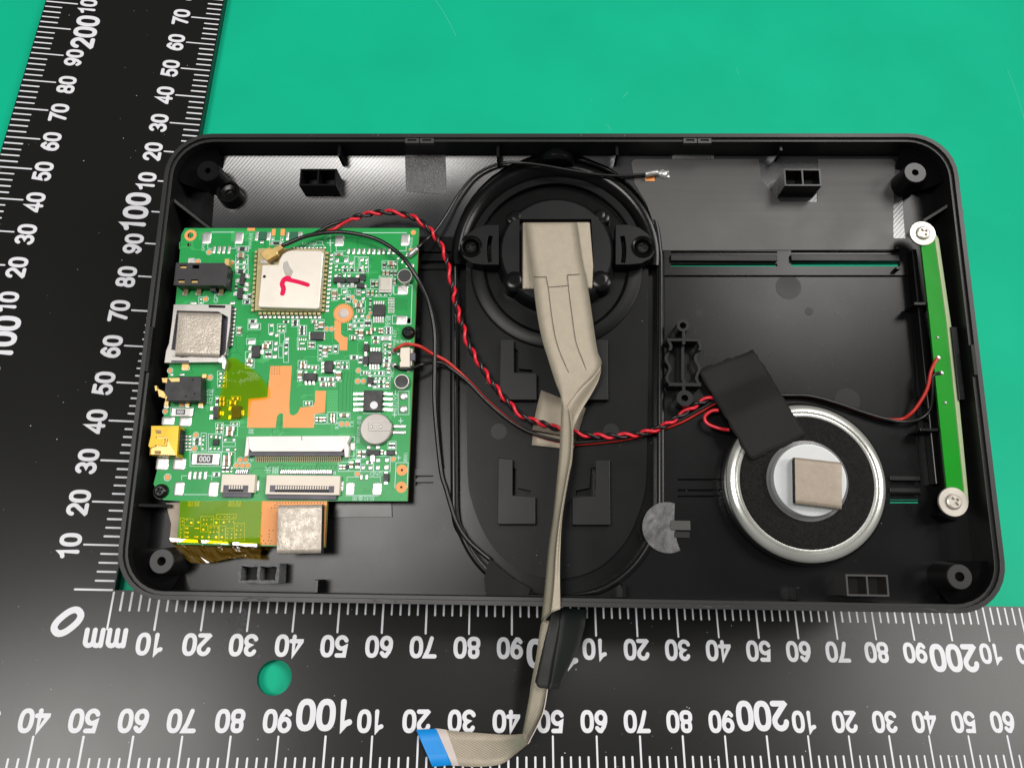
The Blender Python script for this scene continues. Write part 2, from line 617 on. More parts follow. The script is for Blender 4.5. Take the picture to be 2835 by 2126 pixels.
sl = 4.35
ticks("scale_marks", lambda n, m: (n, -0.5, n, -(L1 if m else sl)), 0, 290)
ticks("scale_marks", lambda n, m: (-0.5, n, -(L1 if m else sl), n), 0, 290)
ticks("scale_marks", lambda n, m: (n - WV, -WH + .4, n - WV, -WH + (L2 if m else 4.7)), 8, 330)
ticks("scale_marks", lambda n, m: (-WV + .4, n - WH, -WV + (L2 if m else 4.9), n - WH), 8, 330)
PI = math.pi
for n in range(10, 290, 10):
    big = n % 100 == 0
    body = str(n) if big else str(n % 100)
    hh = 6.6 if big else 4.85
    if n <= 240:
        numeral(ru, body, n - .4, -(12.55 if big else 11.45), hh, PI, .012)
    if n <= 210:
        numeral(ru, body, -(12.6 if big else 11.5), n - .4, hh, PI / 2, .012)
for n in range(20, 330, 10):
    big = n % 100 == 0
    body = str(n) if big else str(n % 100)
    hh = 6.6 if big else 4.85
    if n <= 290:
        numeral(ru, body, n - WV - .5, -WH + (13.3 if big else 12.05), hh, PI, .012)
    if 90 <= n <= 280:
        numeral(ru, body, -WV + (13.3 if big else 12.1), n - WH - .5, hh, PI / 2, .012)
numeral(ru, "0", *W(187, 1720, 0)[:2], 7.4, PI * .75, .012)
numeral(ru, "mm", *W(290, 1765, 0)[:2], 5.9, PI, .012)
db = MB()
for i in range(170):
    if random.random() < .6:
        x, y = random.uniform(-45, 240), random.uniform(-38, -1)
    else:
        x, y = random.uniform(-50, -1), random.uniform(0, 200)
    r = random.choice((.05, .06, .07, .08, .1, .15))
    k = len(db.v)
    for j in range(5):
        db.v.append((x + r * math.cos(j * 1.257 + i) * random.uniform(.6, 1.3), y + r * math.sin(j * 1.257 + i), .03 + .0003 * i))
    db.face(tuple(range(k, k + 5)))
db.build("dust_specks", 'dust', ru, kind="stuff")

# ================================================================== REAR CASING
def closed_curve(pts, n=5):
    L = len(pts)
    out = []
    for i in range(L):
        a, b_, c, d = [Vector(pts[(i + k) % L]) for k in (-1, 0, 1, 2)]
        m = n if (c - b_).length < 16 else 1
        for k in range(m):
            t = k / m
            q = 0.5 * ((2 * b_) + (c - a) * t + (2 * a - 5 * b_ + 4 * c - d) * t * t + (3 * b_ - a - 3 * c + d) * t ** 3)
            out.append((q.x, q.y))
    return out


CW, CH, ZF = 186.3, 108.4, -9.5          # outer size, depth of the inside floor under the rim
case = thing("rear_casing", "open black plastic rear casing of a wide device, lying tilted on the ruler's inner corner", "casing", (CW / 2, CH / 2, ZF - 1.6))
outer = rrect(0, 0, CW, CH, 10.5)
lipo = rrect(1.0, 1.0, CW - 1.0, CH - 1.0, 9.5)
inner = rrect(1.75, 1.75, CW - 1.75, CH - 1.75, 8.8)
b = MB()
b.prism([outer, lipo], ZF - 1.3, 0)
b.prism([rrect(0.98, 0.98, CW - 0.98, CH - 0.98, 9.52), inner], ZF - 1.25, -0.75)
b.build("rim_wall", 'rim', case, bevel=0.12)


def P2(pts, z=ZF):
    return dl(pts, z)


recess = P2([(1268, 1400), (1266, 1100), (1266, 760), (1270, 680), (1285, 625), (1319, 560), (1363, 508), (1417, 470), (1480, 449), (1540, 443), (1610, 449), (1680, 474),
             (1735, 510), (1779, 560), (1806, 620), (1817, 690), (1820, 760), (1819, 1100), (1819, 1400), (1800, 1480), (1750, 1558), (1680, 1613), (1600, 1640), (1540, 1644),
             (1470, 1638), (1390, 1602), (1330, 1547), (1290, 1477)])
recess = closed_curve(recess)
slots = []
for x0, y0, x1, y1 in ((1857, 730, 2152, 738), (2190, 728, 2492, 738), (1857, 696, 2152, 701), (2190, 694, 2476, 700), (2464, 1330, 2549, 1345), (2464, 1367, 2549, 1384), (2464, 1388.5, 2549, 1392.5),
                      (1876, 1325, 2000, 1331), (1876, 1354, 2000, 1361), (1876, 1371, 2000, 1377), (1165, 697, 1255, 702), (1165, 722, 1255, 733), (1150, 1316, 1200, 1324), (1150, 1334, 1200, 1344)):
    slots.append(P2([(x0, y0), (x1, y0), (x1, y1), (x0, y1)]))
for x0, y0, x1, y1 in ((1868, 1318, 2008, 1384), (1140, 1310, 1210, 1350), (1150, 690, 1262, 740), (2456, 1322, 2560, 1382), (1850, 688, 2484, 706)):
    q = P2([(x0, y0), (x1, y0), (x1, y1), (x0, y1)], ZF - 1.0)
    b = MB()
    b.prism([q], ZF - 2.2, ZF - 1.31)
    b.build("slot_backing", 'shell', case)
rpanel = P2([(1838, 762), (2516, 762), (2534, 1000), (2546, 1297), (1900, 1297), (1862, 1288), (1843, 1262), (1838, 1200)])
lpanel = P2([(1010, 745), (1250, 745), (1254, 1000), (1254, 1270), (1248, 1292), (1225, 1298), (1000, 1298)])
b = MB()
b.prism([inner, recess, rpanel, lpanel] + slots, ZF - 1.3, ZF)
fl = b.build("floor_panel", 'shell', case)
b = MB()
off = [(x, y) for x, y in rpanel]
b.prism([off], ZF - 1.6, ZF - 0.65)
b.build("sunken_panel", 'shell', case)
b = MB()
b.prism([lpanel], ZF - 1.6, ZF - 0.65)
b.build("sunken_panel", 'shell', case)

# tooled upper area of the floor, left and right of the lens crater, climbing gently to the top wall
b = MB()
NX, NY = 30, 8
xs = (D(590, 600, ZF)[0], D(1255, 600, ZF)[0])
ylo, yhi = D(900, 655, ZF)[1], CH - 1.9


def upper(xa, xb, cut, name):
    mb = MB()
    k = len(mb.v)
    for j in range(NY + 1):
        t = j / NY
        for i in range(NX + 1):
            x = xa + (xb - xa) * i / NX
            y = ylo + (yhi - ylo) * t
            if cut:
                x = cut(x, y, i / NX)
            mb.v.append((x, y, ZF + .05 + 2.2 * t * t))
    for j in range(NY):
        for i in range(NX):
            p = k + j * (NX + 1) + i
            mb.face((p, p + 1, p + NX + 2, p + NX + 1), 0, True)
    return mb.build(name, 'tooled', case)


cc = D(1540, 700, ZF)
RC = 25.2


def cutl(x, y, u):
    dy = min(1, abs(y - cc[1]) / RC)
    lim = cc[0] - RC * math.sqrt(1 - dy * dy)
    return xs[0] + (lim - xs[0]) * u


def cutr(x, y, u):
    dy = min(1, abs(y - cc[1]) / RC)
    lim = cc[0] + RC * math.sqrt(1 - dy * dy)
    return lim + (D(2500, 600, ZF)[0] - lim) * u


upper(xs[0], cc[0], cutl, "tooled_panel")
upper(cc[0], 180, cutr, "tooled_panel")


def upz(y):
    t = max(0, (y - ylo) / (yhi - ylo))
    return ZF + .05 + 2.2 * t * t


def onslope(px, py):
    p = D(px, py, ZF)
    for _ in range(6):
        p = D(px, py, upz(p[1]))
    return p


# two grained squares on the tooled area
for q in (((1121, 415), (1233, 415), (1236, 540), (1124, 530)), ((1861, 414), (1975, 414), (1976, 441), (1860, 441))):
    c4 = [onslope(*p) for p in q]
    mb = MB()
    n = 6
    for j in range(n + 1):
        a = c4[0].lerp(c4[3], j / n)
        e = c4[1].lerp(c4[2], j / n)
        for i in range(n + 1):
            p = a.lerp(e, i / n)
            mb.v.append((p.x, p.y, upz(p.y) + .16))
    for j in range(n):
        for i in range(n):
            p = j * (n + 1) + i
            mb.face((p, p + n + 1, p + n + 2, p + 1))
    mb.build("grained_pad", 'grainy', case)

# raised lip round the oval recess
lip = []
for i, (x, y) in enumerate(recess):
    p_, q_ = Vector(recess[i - 1]), Vector(recess[(i + 1) % len(recess)])
    t_ = (q_ - p_).normalized()
    sg = 1 if sum(recess[j - 1][0] * recess[j][1] - recess[j][0] * recess[j - 1][1] for j in range(len(recess))) > 0 else -1
    lip.append((x + t_.y * sg * 1.7, max(2.0, y - t_.x * sg * 1.7)))
b = MB()
k = len(recess)
for j, (off_, zz) in enumerate(((0.0, ZF - .5), (0.06, ZF + .1), (.2, ZF + .3), (.75, ZF + .3), (1.0, ZF))):
    for i in range(k):
        b.v.append((recess[i][0] + (lip[i][0] - recess[i][0]) * off_, recess[i][1] + (lip[i][1] - recess[i][1]) * off_, zz))
for j in range(4):
    for i in range(k):
        f = (j * k + i, j * k + (i + 1) % k, (j + 1) * k + (i + 1) % k, (j + 1) * k + i)
        b.face(f if sg < 0 else f[::-1], 0, True)
b.build("recess_lip", 'shell', case)

# mount plate inside the recess
b = MB()
plate = P2([(1294, 1300), (1290, 1000), (1290, 700), (1310, 600), (1380, 510), (1480, 465), (1540, 460), (1610, 466), (1710, 512), (1775, 600), (1795, 700), (1795, 1000), (1790, 1300),
            (1775, 1400), (1730, 1500), (1650, 1575), (1540, 1602), (1430, 1575), (1355, 1500), (1310, 1400)], -10.3)
plate = closed_curve(plate)
ph = [P2(q, -10.3) for q in ([(1421, 1292), (1432, 1302), (1432, 1350), (1470, 1358), (1470, 1372), (1421, 1371)],
                            [(1636, 1298), (1647, 1292), (1647, 1371), (1594, 1372), (1594, 1358), (1632, 1350)],
                            [(1425, 962), (1436, 974), (1436, 1020), (1474, 1024), (1474, 1032), (1425, 1031)])]
cq = D(1540, 694, -6.0)
ph.append([(cq.x + 19.6 * math.cos(math.radians(a)), cq.y + 19.6 * math.sin(math.radians(a))) for a in range(4, 177, 6)])
b.prism([plate] + ph, -11.2, -10.3)
b.build("mount_plate", 'dull', case)  # toned darker than the corner blocks, their relief put into the colour
b = MB()
rcx, rcy = sum(q[0] for q in recess) / len(recess), sum(q[1] for q in recess) / len(recess)
big_r = [(rcx + (x - rcx) * 1.05, max(1.2, min(CH - 1.2, rcy + (y - rcy) * 1.03))) for x, y in recess]
b.prism([big_r], -12.6, -12.0)
b.prism([big_r, recess], -12.05, ZF - 1.29)
b.build("recess_floor", 'gloss', case)
for q in ([(1386, 939), (1422, 939), (1422, 1031), (1486, 1033), (1486, 1107), (1383, 1107)],
          [(1683, 939), (1645, 939), (1645, 1031), (1605, 1033), (1605, 1107), (1684, 1107)],
          [(1379, 1267), (1419, 1270), (1419, 1371), (1482, 1375), (1482, 1451), (1377, 1451)],
          [(1688, 1272), (1649, 1272), (1649, 1372), (1584, 1376), (1584, 1453), (1690, 1453)]):
    b = MB()
    b.prism([P2(q, -7.9)], -10.29, -7.9)
    b.build("corner_block", 'block', case, bevel=0.12)
for x, y, r, z in ((1381, 1194, 1.85, -10.3), (1692, 1194, 1.85, -10.3), (1434, 1403, 2.1, -7.9), (1647, 1070, 1.6, -7.9), (2183, 795, 3.0, ZF - .65), (2346, 1108, 2.9, ZF - .65), (2240, 862, 1.0, ZF - .65), (1935, 868, .9, ZF - .65)):
    p = D(x, y, z)
    b = MB()
    b.prism([circ(p.x, p.y, r, 28)], z - .3, z + .05)
    b.build("ejector_mark", 'block', case)

# upright screw posts in the four corners and one open post
for x, y, r, hole_r, zt, m in ((575, 473, 2.75, .75, -2.2, 'shell'), (2534, 478, 2.65, .8, -2.2, 'shell'), (447, 1553, 2.75, .95, -1.8, 'rim'), (2657, 1596, 2.7, 1.0, -1.8, 'rim')):
    p = D(x, y, zt)
    b = MB()
    b.lathe(p.x, p.y, [(r + .5, ZF), (r, zt - .25), (r - .2, zt), (hole_r, zt), (hole_r - .1, zt - 4)], 28, 0, cap=True)
    b.build("screw_post", m, case)
p = D(630, 530, -5.6)
b = MB()
b.lathe(p.x, p.y, [(3.1, ZF), (2.9, -5.8), (2.75, -5.6), (2.3, -5.6), (2.2, -6.6), (1.15, -6.8), (1.0, -7.6)], 28, 0, cap=True)
b.build("screw_post", 'gloss', case)


def clip_box(x0, y0, x1, y1, zt, zb, name, m, wob=0.0):
    a, c = D(x0, (y0 + y1) / 2, zt), D(x1, (y0 + y1) / 2, zt)
    t, bo = D((x0 + x1) / 2, y0, zt), D((x0 + x1) / 2, y1, zt)
    X0, X1, Y0, Y1 = a.x, c.x, bo.y, t.y
    th = .38 if not wob else .62
    mid = (X0 + X1) / 2

    def wv(lp):
        return [(x + random.uniform(-wob, wob), y + random.uniform(-wob, wob)) for x, y in lp]

    def fine(x0, y0, x1, y1, n=5):
        pts = []
        cs = [(x0, y0), (x1, y0), (x1, y1), (x0, y1)]
        for i in range(4):
            p, q = cs[i], cs[(i + 1) % 4]
            for k in range(n if wob else 1):
                pts.append((p[0] + (q[0] - p[0]) * k / n, p[1] + (q[1] - p[1]) * k / n))
        return pts
    b = MB()
    b.prism([wv(fine(X0, Y0, X1, Y1)), wv(fine(X0 + th, Y0 + th, mid - th / 2, Y1 - th)), wv(fine(mid + th / 2, Y0 + th, X1 - th, Y1 - th))], zb, zt)
    b.prism([[(X0 + .1, Y0 + .1), (X1 - .1, Y0 + .1), (X1 - .1, Y1 - .1), (X0 + .1, Y1 - .1)]], ZF, ZF + 1.6, 1)  # near-black plate put in for the shade down in the socket
    return b.build(name, [m, 'hole'], case)


clip_box(830, 468, 931, 514, -3.0, ZF, "clip_socket", 'shell')
clip_box(2171, 468, 2273, 515, -3.0, ZF, "clip_socket", 'shell')
clip_box(2343, 1590, 2460, 1650, -3.0, ZF, "clip_socket", 'plate')
o = clip_box(660, 1560, 772, 1614, -4.5, ZF, "clip_socket", 'torn', .13)
o["label"] = "roughly cut off grey clip socket"

# ribs along the walls
for x, y0, y1 in ((948, 396, 452), (1380, 394, 456), (1704, 394, 452), (2150, 392, 440)):
    p, q = D(x, y0, -2.0), D(x, y1, -6.0)
    b = MB()
    b.prism([[(q.x - .35, q.y), (q.x + .35, q.y), (q.x + .35, CH - 1.8), (q.x - .35, CH - 1.8)]], ZF, -2.2)
    b.build("wall_rib", 'shell', case, bevel=.1)
for x in (878, 1727, 2205):
    p = D(x, 1630, -5)
    b = MB()
    b.box(p.x - .4, 1.8, ZF, p.x + .4, 4.6, -4.0)
    b.build("wall_rib", 'shell', case, bevel=.12)
for x, y in ((2560, 842), (2578, 1190)):
    p = D(x, y, -5)
    b = MB()
    b.box(p.x - 2.6, p.y - .3, ZF, p.x + 2.4, p.y + .3, -4.6)
    b.build("wall_rib", 'shell', case, bevel=.1)
for px0, py0, px1, py1, z in ((2555, 690, 2580, 1340, -6.6),):
    a, c = D(px0, py0, z), D(px1, py1, z)
    b = MB()
    b.box(a.x - 2.6, c.y, ZF, a.x - 1.4, a.y, z)
    b.build("strip_support", 'gloss', case, bevel=.2)
# long clip on the right wall, catches in the rim
p, q = D(2648, 905, -3.5), D(2668, 1108, -3.5)
b = MB()
b.box(CW - 3.9, q.y, -7, CW - 2.5, p.y, -3.2)
b.build("side_catch", 'shell', case, bevel=.15)
for y0, y1 in ((955, 1040),):
    p, q = D(2700, y0, -.4), D(2702, y1, -.4)
    b = MB()
    b.box(CW - 1.75, q.y, -1.6, CW - .95, p.y, .02)
    b.build("rim_clip", 'block', case, bevel=.1)
for x0, x1 in ((1122, 1204), (1892, 1972)):
    p, q = D(x0, 385, -.4), D(x1, 385, -.4)
    for k in range(2):
        b = MB()
        xa = p.x + (q.x - p.x) * k / 2
        b.prism([[(xa, CH - 2.3), (xa + (q.x - p.x) / 2 - .25, CH - 2.3), (xa + (q.x - p.x) / 2 - .25, CH - .95), (xa, CH - .95)],
                 [(xa + .6, CH - 1.9), (xa + (q.x - p.x) / 2 - .85, CH - 1.9), (xa + (q.x - p.x) / 2 - .85, CH - 1.3), (xa + .6, CH - 1.3)]], -1.5, -.35)
        b.build("rim_clip", 'plate', case)
p, q = D(400, 905, -.4), D(396, 1030, -.4)
b = MB()
b.box(.95, q.y, -1.6, 1.8, p.y, .02)
b.build("rim_clip", 'block', case, bevel=.1)

# sloped corner gussets
def gusset(cx, cy, sx, sy, m='shell'):
    """a smooth curved fillet climbing from the floor to the wall in a corner"""
    mb = MB()
    n = 10
    rows = []
    for j in range(7):
        t = j / 6
        r = 7.6 + (1 - t) * 0.0
        rows.append([])
        for i in range(n + 1):
            a = math.radians(90 * i / n)
            rr = 8.8 - 5.0 * (1 - t) ** 1.5
            x = cx + sx * (8.8 - 0 + rr * math.cos(a) - 8.8)
            y = cy + sy * (rr * math.sin(a))
            rows[-1].append(len(mb.v))
            mb.v.append((x, y, ZF + .1 + t * 6.4))
    for j in range(6):
        for i in range(n):
            f = (rows[j][i], rows[j][i + 1], rows[j + 1][i + 1], rows[j + 1][i])
            mb.face(f if sx * sy > 0 else f[::-1], 0, True)
    return mb.build("corner_fillet", m, case)


gusset(1.8 + 8.8, CH - 1.8 - 8.8, -1, 1)
gusset(CW - 1.8 - 8.8, CH - 1.8 - 8.8, 1, 1)
gusset(1.8 + 8.8, 1.8 + 8.8, -1, -1)
gusset(CW - 1.8 - 8.8, 1.8 + 8.8, 1, -1)
# slanted webs beside the corners
for a, c, z0, z1 in (((478, 552), (590, 640), -2.5, -5.5), ((2640, 560), (2556, 612), -2.5, -5.0), ((2650, 1440), (2600, 1420), -2.5, -5.5), ((382, 1398), (470, 1400), -2.5, -4.2)):
    p, q = D(*a, z0), D(*c, z1)
    dd = (q - p).to_2d().normalized()
    nn = Vector((-dd.y, dd.x)) * .4
    b = MB()
    b.v = [(p.x - nn.x, p.y - nn.y, ZF), (q.x - nn.x, q.y - nn.y, ZF), (q.x + nn.x, q.y + nn.y, ZF), (p.x + nn.x, p.y + nn.y, ZF),
           (p.x - nn.x, p.y - nn.y, z0), (q.x - nn.x, q.y - nn.y, z1), (q.x + nn.x, q.y + nn.y, z1), (p.x + nn.x, p.y + nn.y, z0)]
    for f in ((4, 5, 6, 7), (0, 1, 5, 4), (1, 2, 6, 5), (2, 3, 7, 6), (3, 0, 4, 7)):
        b.face(f)
    b.build("wall_web", 'gloss', case, bevel=.1)
# half-round screw tunnel in the middle of the top wall
p = D(1541, 440, -4)
b = MB()
prof = []
r = D(1594, 440, -4).x - p.x
for j, y in enumerate((CH - 1.8, p.y + 3.2, p.y + 1.0, p.y + .2)):
    rr = (r, r, r * .97, r * .85)[j]
    for i in range(13):
        a = math.pi * i / 12
        b.v.append((p.x + rr * math.cos(a), y, ZF + 1.2 + rr * 1.05 * math.sin(a)))
for j in range(3):
    for i in range(12):
        q = j * 13 + i
        b.face((q, q + 1, q + 14, q + 13), 0, True)
b.face(tuple(39 + i for i in range(13)))
b.build("screw_tunnel", 'gloss', case)
# rails between the slots
for x0, y0, x1, y1 in ((1857, 704, 2152, 722), (2190, 704, 2492, 722)):
    a, c = D(x0, (y0 + y1) / 2, ZF + .9), D(x1, (y0 + y1) / 2, ZF + .9)
    t, bo = D(x0, y0, ZF + .9), D(x0, y1, ZF + .9)
    b = MB()
    b.box(a.x, bo.y, ZF, c.x, t.y, ZF + .9)
    b.build("vent_rail", 'block', case, bevel=.15)
for x, y in ((2487, 686), (2487, 742)):
    p = D(x, y, ZF + 1.8)
    b = MB()
    b.box(p.x - .5, p.y - .3, ZF, p.x + .5, p.y + .3, ZF + 1.8)
    b.build("vent_post", 'shell', case, bevel=.1)
for x0, x1, y in ((2464, 2549, 1323), (2464, 2549, 1356)):
    a, c = D(x0, y, ZF + .5), D(x1, y, ZF + .5)
    b = MB()
    b.box(a.x, a.y - .45, ZF, c.x, a.y + .45, ZF + .5)
    b.build("vent_rail", 'block', case, bevel=.1)

# small holder with two pairs of wavy cheeks and two eyelets, left edge of the sunken panel
ZB2 = ZF - .65
zt = -5.6
for x, y, r, h in ((1891, 901, 1.45, .75), (1896, 1102, 1.85, .78)):
    p = D(x, y, zt)
    b = MB()
    b.lathe(p.x, p.y, [(r + .1, ZB2), (r, zt), (h, zt), (h, ZB2 + .5)], 24, 0, cap=True)
    b.build("eyelet_post", 'block', case)
for y0, y1, xa, xb in ((936, 945, 1846, 1938), (1060, 1068, 1851, 1941)):
    a, c = D(xa, (y0 + y1) / 2, zt), D(xb, (y0 + y1) / 2, zt)
    b = MB()
    b.box(a.x, a.y - .38, ZB2, c.x, a.y + .38, zt)
    b.build("holder_bar", 'block', case, bevel=.08)
for x, ys in ((1852, (945, 1060)), (1893, (918, 1085)), (1934, (945, 1060))):
    pth = []
    n = 14
    for i in range(n + 1):
        p = D(x + (6 * math.sin(i / n * 4 * math.pi) if x != 1893 else 0), ys[0] + (ys[1] - ys[0]) * i / n, zt)
        pth.append((p.x, p.y))
    b = MB()
    for i in range(n):
        dip = 0.0 if i in (0, 1, 2, n - 1, n - 2, n - 3) else 1.2
        p, q = pth[i], pth[i + 1]
        b.prism([[(p[0] - .33, p[1]), (q[0] - .33, q[1]), (q[0] + .33, q[1]), (p[0] + .33, p[1])]], ZB2, zt - .02 - dip)
    b.build("holder_cheek", 'block', case)
# dark adhesive pad just under the board
b = MB()
b.prism([P2([(895, 1380), (1083, 1382), (1085, 1430), (895, 1432)], ZF + .5)], ZF, ZF + .5)
tp = single(b, "adhesive_pad", 'gloss', "shiny black adhesive pad on the casing floor below the board's right bottom edge", "adhesive pad", tuple(D(990, 1405, ZF)))

# ================================================================== LENS HOLDER
hc = D(1540, 694, -6.0)
lens = thing("lens_holder", "round black plastic lens holder screwed into the crater in the middle of the casing", "lens holder", (hc.x, hc.y, -12.0))
b = MB()
b.lathe(hc.x, hc.y, [(25.2, -9.4), (24.7, -8.6), (23.9, -8.4), (22.6, -8.8), (21.2, -10.4), (20.4, -12.0)], 48, 0, math.radians(-6), math.radians(186))
b.build("crater_collar", 'gloss', lens)
fc = D(1540, 735, -9.7)
b = MB()
b.lathe(fc.x, fc.y, [(20.8, -10.3), (20.7, -9.8), (20.3, -9.6), (17.6, -9.6), (16.8, -10.2), (13.4, -10.2)], 56, 0, math.radians(172), math.radians(368))
b.build("flange", 'dull', lens)
b = MB()
b.lathe(hc.x, hc.y, [(14.6, -10.2), (13.9, -7.0), (13.4, -6.3), (12.9, -6.0)], 56, 0)
rc = [tuple(D(x, y, -6.0)[:2]) for x, y in ((1438, 800), (1438, 607), (1637, 607), (1647, 800))]
b.prism([circ(hc.x, hc.y, 12.9, 56), rc], -9.5, -6.0)
b.build("holder_body", 'block', lens)
b = MB()
b.prism([rc], -11, -8.2)
b.build("holder_well", 'hole', lens)
b = MB()
b.lathe(hc.x, hc.y, [(13.0, -16), (13.0, -26.0), (11.5, -27.0), (9.0, -27.0), (8.0, -24.5)], 40, 0, cap=True)
b.build("lens_barrel", 'gloss', lens)
for x, y, r, z in ((1428, 596, 1.5, -5.9), (1417, 604, 1.5, -6.1), (1661, 594, 1.5, -5.9), (1673, 603, 1.5, -6.1), (1424, 776, 2.7, -5.8), (1662, 774, 2.7, -5.8)):
    p = D(x, y, z)
    b = MB()
    b.lathe(p.x, p.y, [(r * 1.1, -10), (r, z - .5), (r * .8, z - .1), (r * .4, z)], 20, 0, cap=True)
    b.build("locating_stud", 'gloss', lens)
for s in (-1, 1):
    zt = -5.4
    if s < 0:
        pts = [(1381, 623), (1345, 623), (1318, 631), (1295, 648), (1280, 670), (1276, 695), (1285, 715), (1308, 729), (1335, 733), (1381, 733)]
        bx, by = 1304, 683
    else:
        pts = [(1704, 622), (1742, 622), (1770, 630), (1795, 648), (1810, 672), (1812, 697), (1800, 717), (1775, 730), (1742, 733), (1704, 733)]
        bx, by = 1780, 684
    q = [tuple(D(x, y, zt)[:2]) for x, y in pts]
    bp = D(bx, by, zt)
    cres = []
    c0 = D(1540, 690, zt)
    R1 = abs(D(1354, 690, zt).x - c0.x)
    for rr, rng in ((R1 + .55, range(-12, 13)), (R1 - .45, range(12, -13, -1))):
        for a in rng:
            t = math.radians(a)
            cres.append((c0.x + s * rr * math.cos(t), c0.y + rr * math.sin(t)))
    b = MB()
    b.prism([q, circ(bp.x, bp.y, 2.05, 28), cres], -8.2, zt)
    b.build("screw_ear", 'block', lens, bevel=.12)
    b = MB()
    b.lathe(bp.x, bp.y, [(2.75, zt - .2), (2.7, zt + .3), (2.5, zt + .45), (2.2, zt + .3), (2.05, -7.6), (.5, -7.6)], 30, 0)
    b.build("ear_collar", 'gloss', lens)
    b = MB()
    b.prism([q], -9.6, -8.3)
    b.build("ear_foot", 'shell', lens)


def pan_screw(x, y, z, r, lab, m='blackscrew', flat=False, group=None):
    p = D(x, y, z)
    th = thing("machine_screw", lab, "screw", (p.x, p.y, z - 1.2), 'D', group)
    b = MB()
    if flat:
        b.lathe(p.x, p.y, [(r, z - .6), (r, z - .08), (r * .97, z), (r * .56, z), (r * .54, z + .12), (r * .50, z + .42), (r * .4, z + .55)], 36, 0)
        rr = r * .4
        zt = z + .55
    else:
        b.lathe(p.x, p.y, [(r, z - 1.2), (r, z - .9), (r * .96, z - .55), (r * .82, z - .2), (r * .62, z)], 32, 0)
        rr = r * .62
        zt = z
    # cross recess
    a = rr * .82
    t = rr * .26
    ang = random.uniform(.2, 1.2)
    cr = [(a, -t), (a, t), (t, t), (t, a), (-t, a), (-t, t), (-a, t), (-a, -t), (-t, -t), (-t, -a), (t, -a), (t, -t)]
    cr = [(p.x + u * math.cos(ang) - v * math.sin(ang), p.y + u * math.sin(ang) + v * math.cos(ang)) for u, v in cr]
    b.prism([circ(p.x, p.y, rr, 32), cr], zt - .5, zt, bottom=False)
    b.build("screw_head", m, th)
    b = MB()
    b.prism([circ(p.x, p.y, rr * .95, 16)], zt - .6, zt - .45)
    b.build("cross_recess", 'hole' if m == 'blackscrew' else m, th)
    return th


pan_screw(1304, 684, -6.7, 1.9, "small black screw in the lens holder's left ear", group="black screws in the lens holder's ears")
pan_screw(1780, 685, -6.7, 1.9, "small black screw in the lens holder's right ear", group="black screws in the lens holder's ears")

# grey antenna film on the right upper floor
ap = [(1748, 452), (1753, 444), (1762, 442), (2100, 442), (2108, 500), (2160, 560), (2262, 560), (2264, 442), (2470, 442), (2478, 450), (2474, 692), (1830, 694), (1815, 650), (1806, 610), (1790, 565), (1757, 510)]
mb = MB()
# laid on the slope: finely cut polygon
loops = [onslope(*p) for p in ap]
fine = []
for i, p in enumerate(loops):
    q = loops[(i + 1) % len(loops)]
    n = max(1, int((q - p).length / 3))
    for k in range(n):
        fine.append(p.lerp(q, k / n))
tri = tessellate_polygon([[Vector((p.x, p.y, 0)) for p in fine]])
import bmesh
bm = bmesh.new()
vs = [bm.verts.new((p.x, p.y, 0)) for p in fine]
for t in tri:
    try:
        bm.faces.new([vs[i] for i in t])
    except ValueError:
        pass
for yy in [ylo + i * 2.2 for i in range(16)]:
    bmesh.ops.bisect_plane(bm, geom=bm.verts[:] + bm.edges[:] + bm.faces[:], plane_co=(0, yy, 0), plane_no=(0, 1, 0), dist=1e-5)
bm.normal_update()
for f in bm.faces:
    if f.normal.z < 0:
        f.normal_flip()
bm.verts.index_update()
mb.v = [(v.co.x, v.co.y, upz(v.co.y) + .14) for v in bm.verts]
for f in bm.faces:
    mb.face(tuple(v.index for v in f.verts))
bm.free()
p0 = onslope(2100, 600)
ant = thing("antenna_film", "matt grey antenna film stuck to the casing floor right of the lens holder", "antenna", tuple(p0))
mb.build("film", 'plate', ant)
b = MB()
p, q = onslope(1786, 502), onslope(1812, 492)
b.box(p.x, p.y - .1, p.z, q.x, p.y + 1.4, p.z + .3)
b.build("solder_pad", 'copper', ant)
p = onslope(1838, 484)
b = MB()
for dx, dy, r in ((0, 0, 1.0), (-.9, .2, .8), (.8, .6, .5), (-.4, 1.1, .35), (.9, -.6, .5)):
    b.lathe(p.x + dx, p.y + dy, [(r * 1.2, p.z), (r, p.z + .5 * r), (r * .6, p.z + .9 * r), (r * .1, p.z + r)], 12)
b.build("solder_blob", 'solder', ant)

# torn clear sticker
c = D(1848, 1460, ZF + .15)
R = 5.6
pts = []
for i in range(33):
    a = math.radians(72 + (298 - 72) * i / 32)
    pts.append((c.x + R * math.cos(a), c.y + R * math.sin(a)))
pts += [tuple(D(1874, 1500, ZF)[:2]), tuple(D(1868, 1470, ZF)[:2]), tuple(D(1866, 1436, ZF)[:2])]
b = MB()
b.prism([pts], ZF + .05, ZF + .36)
M['sticker'] = mat("wrinkled_clear_sticker", (0.11, 0.105, 0.11), 0.3, spec=0.6, noise=(7, 1.0, .12), bump=('noise', 8, .6, .02))
single(b, "clear_sticker", 'sticker', "wrinkled clear half-round sticker on the black floor left below the loudspeaker", "sticker", (c.x, c.y, ZF))
b = MB()
p, q = D(1857, 1440, ZF + .6), D(1912, 1468, ZF + .6)
b.box(p.x, q.y, ZF, q.x, p.y, ZF + .6)
b.build("rib_and_dark_opening", 'plate', case, bevel=.15)
p, q = D(1866, 1471, ZF + .4), D(1910, 1489, ZF + .4)
b = MB()
b.box(p.x, q.y, ZF, q.x, p.y, ZF + .4)
b.build("rib_and_dark_opening", 'hole', case, bevel=.1)  # dark box in place of the shaded opening below the rib

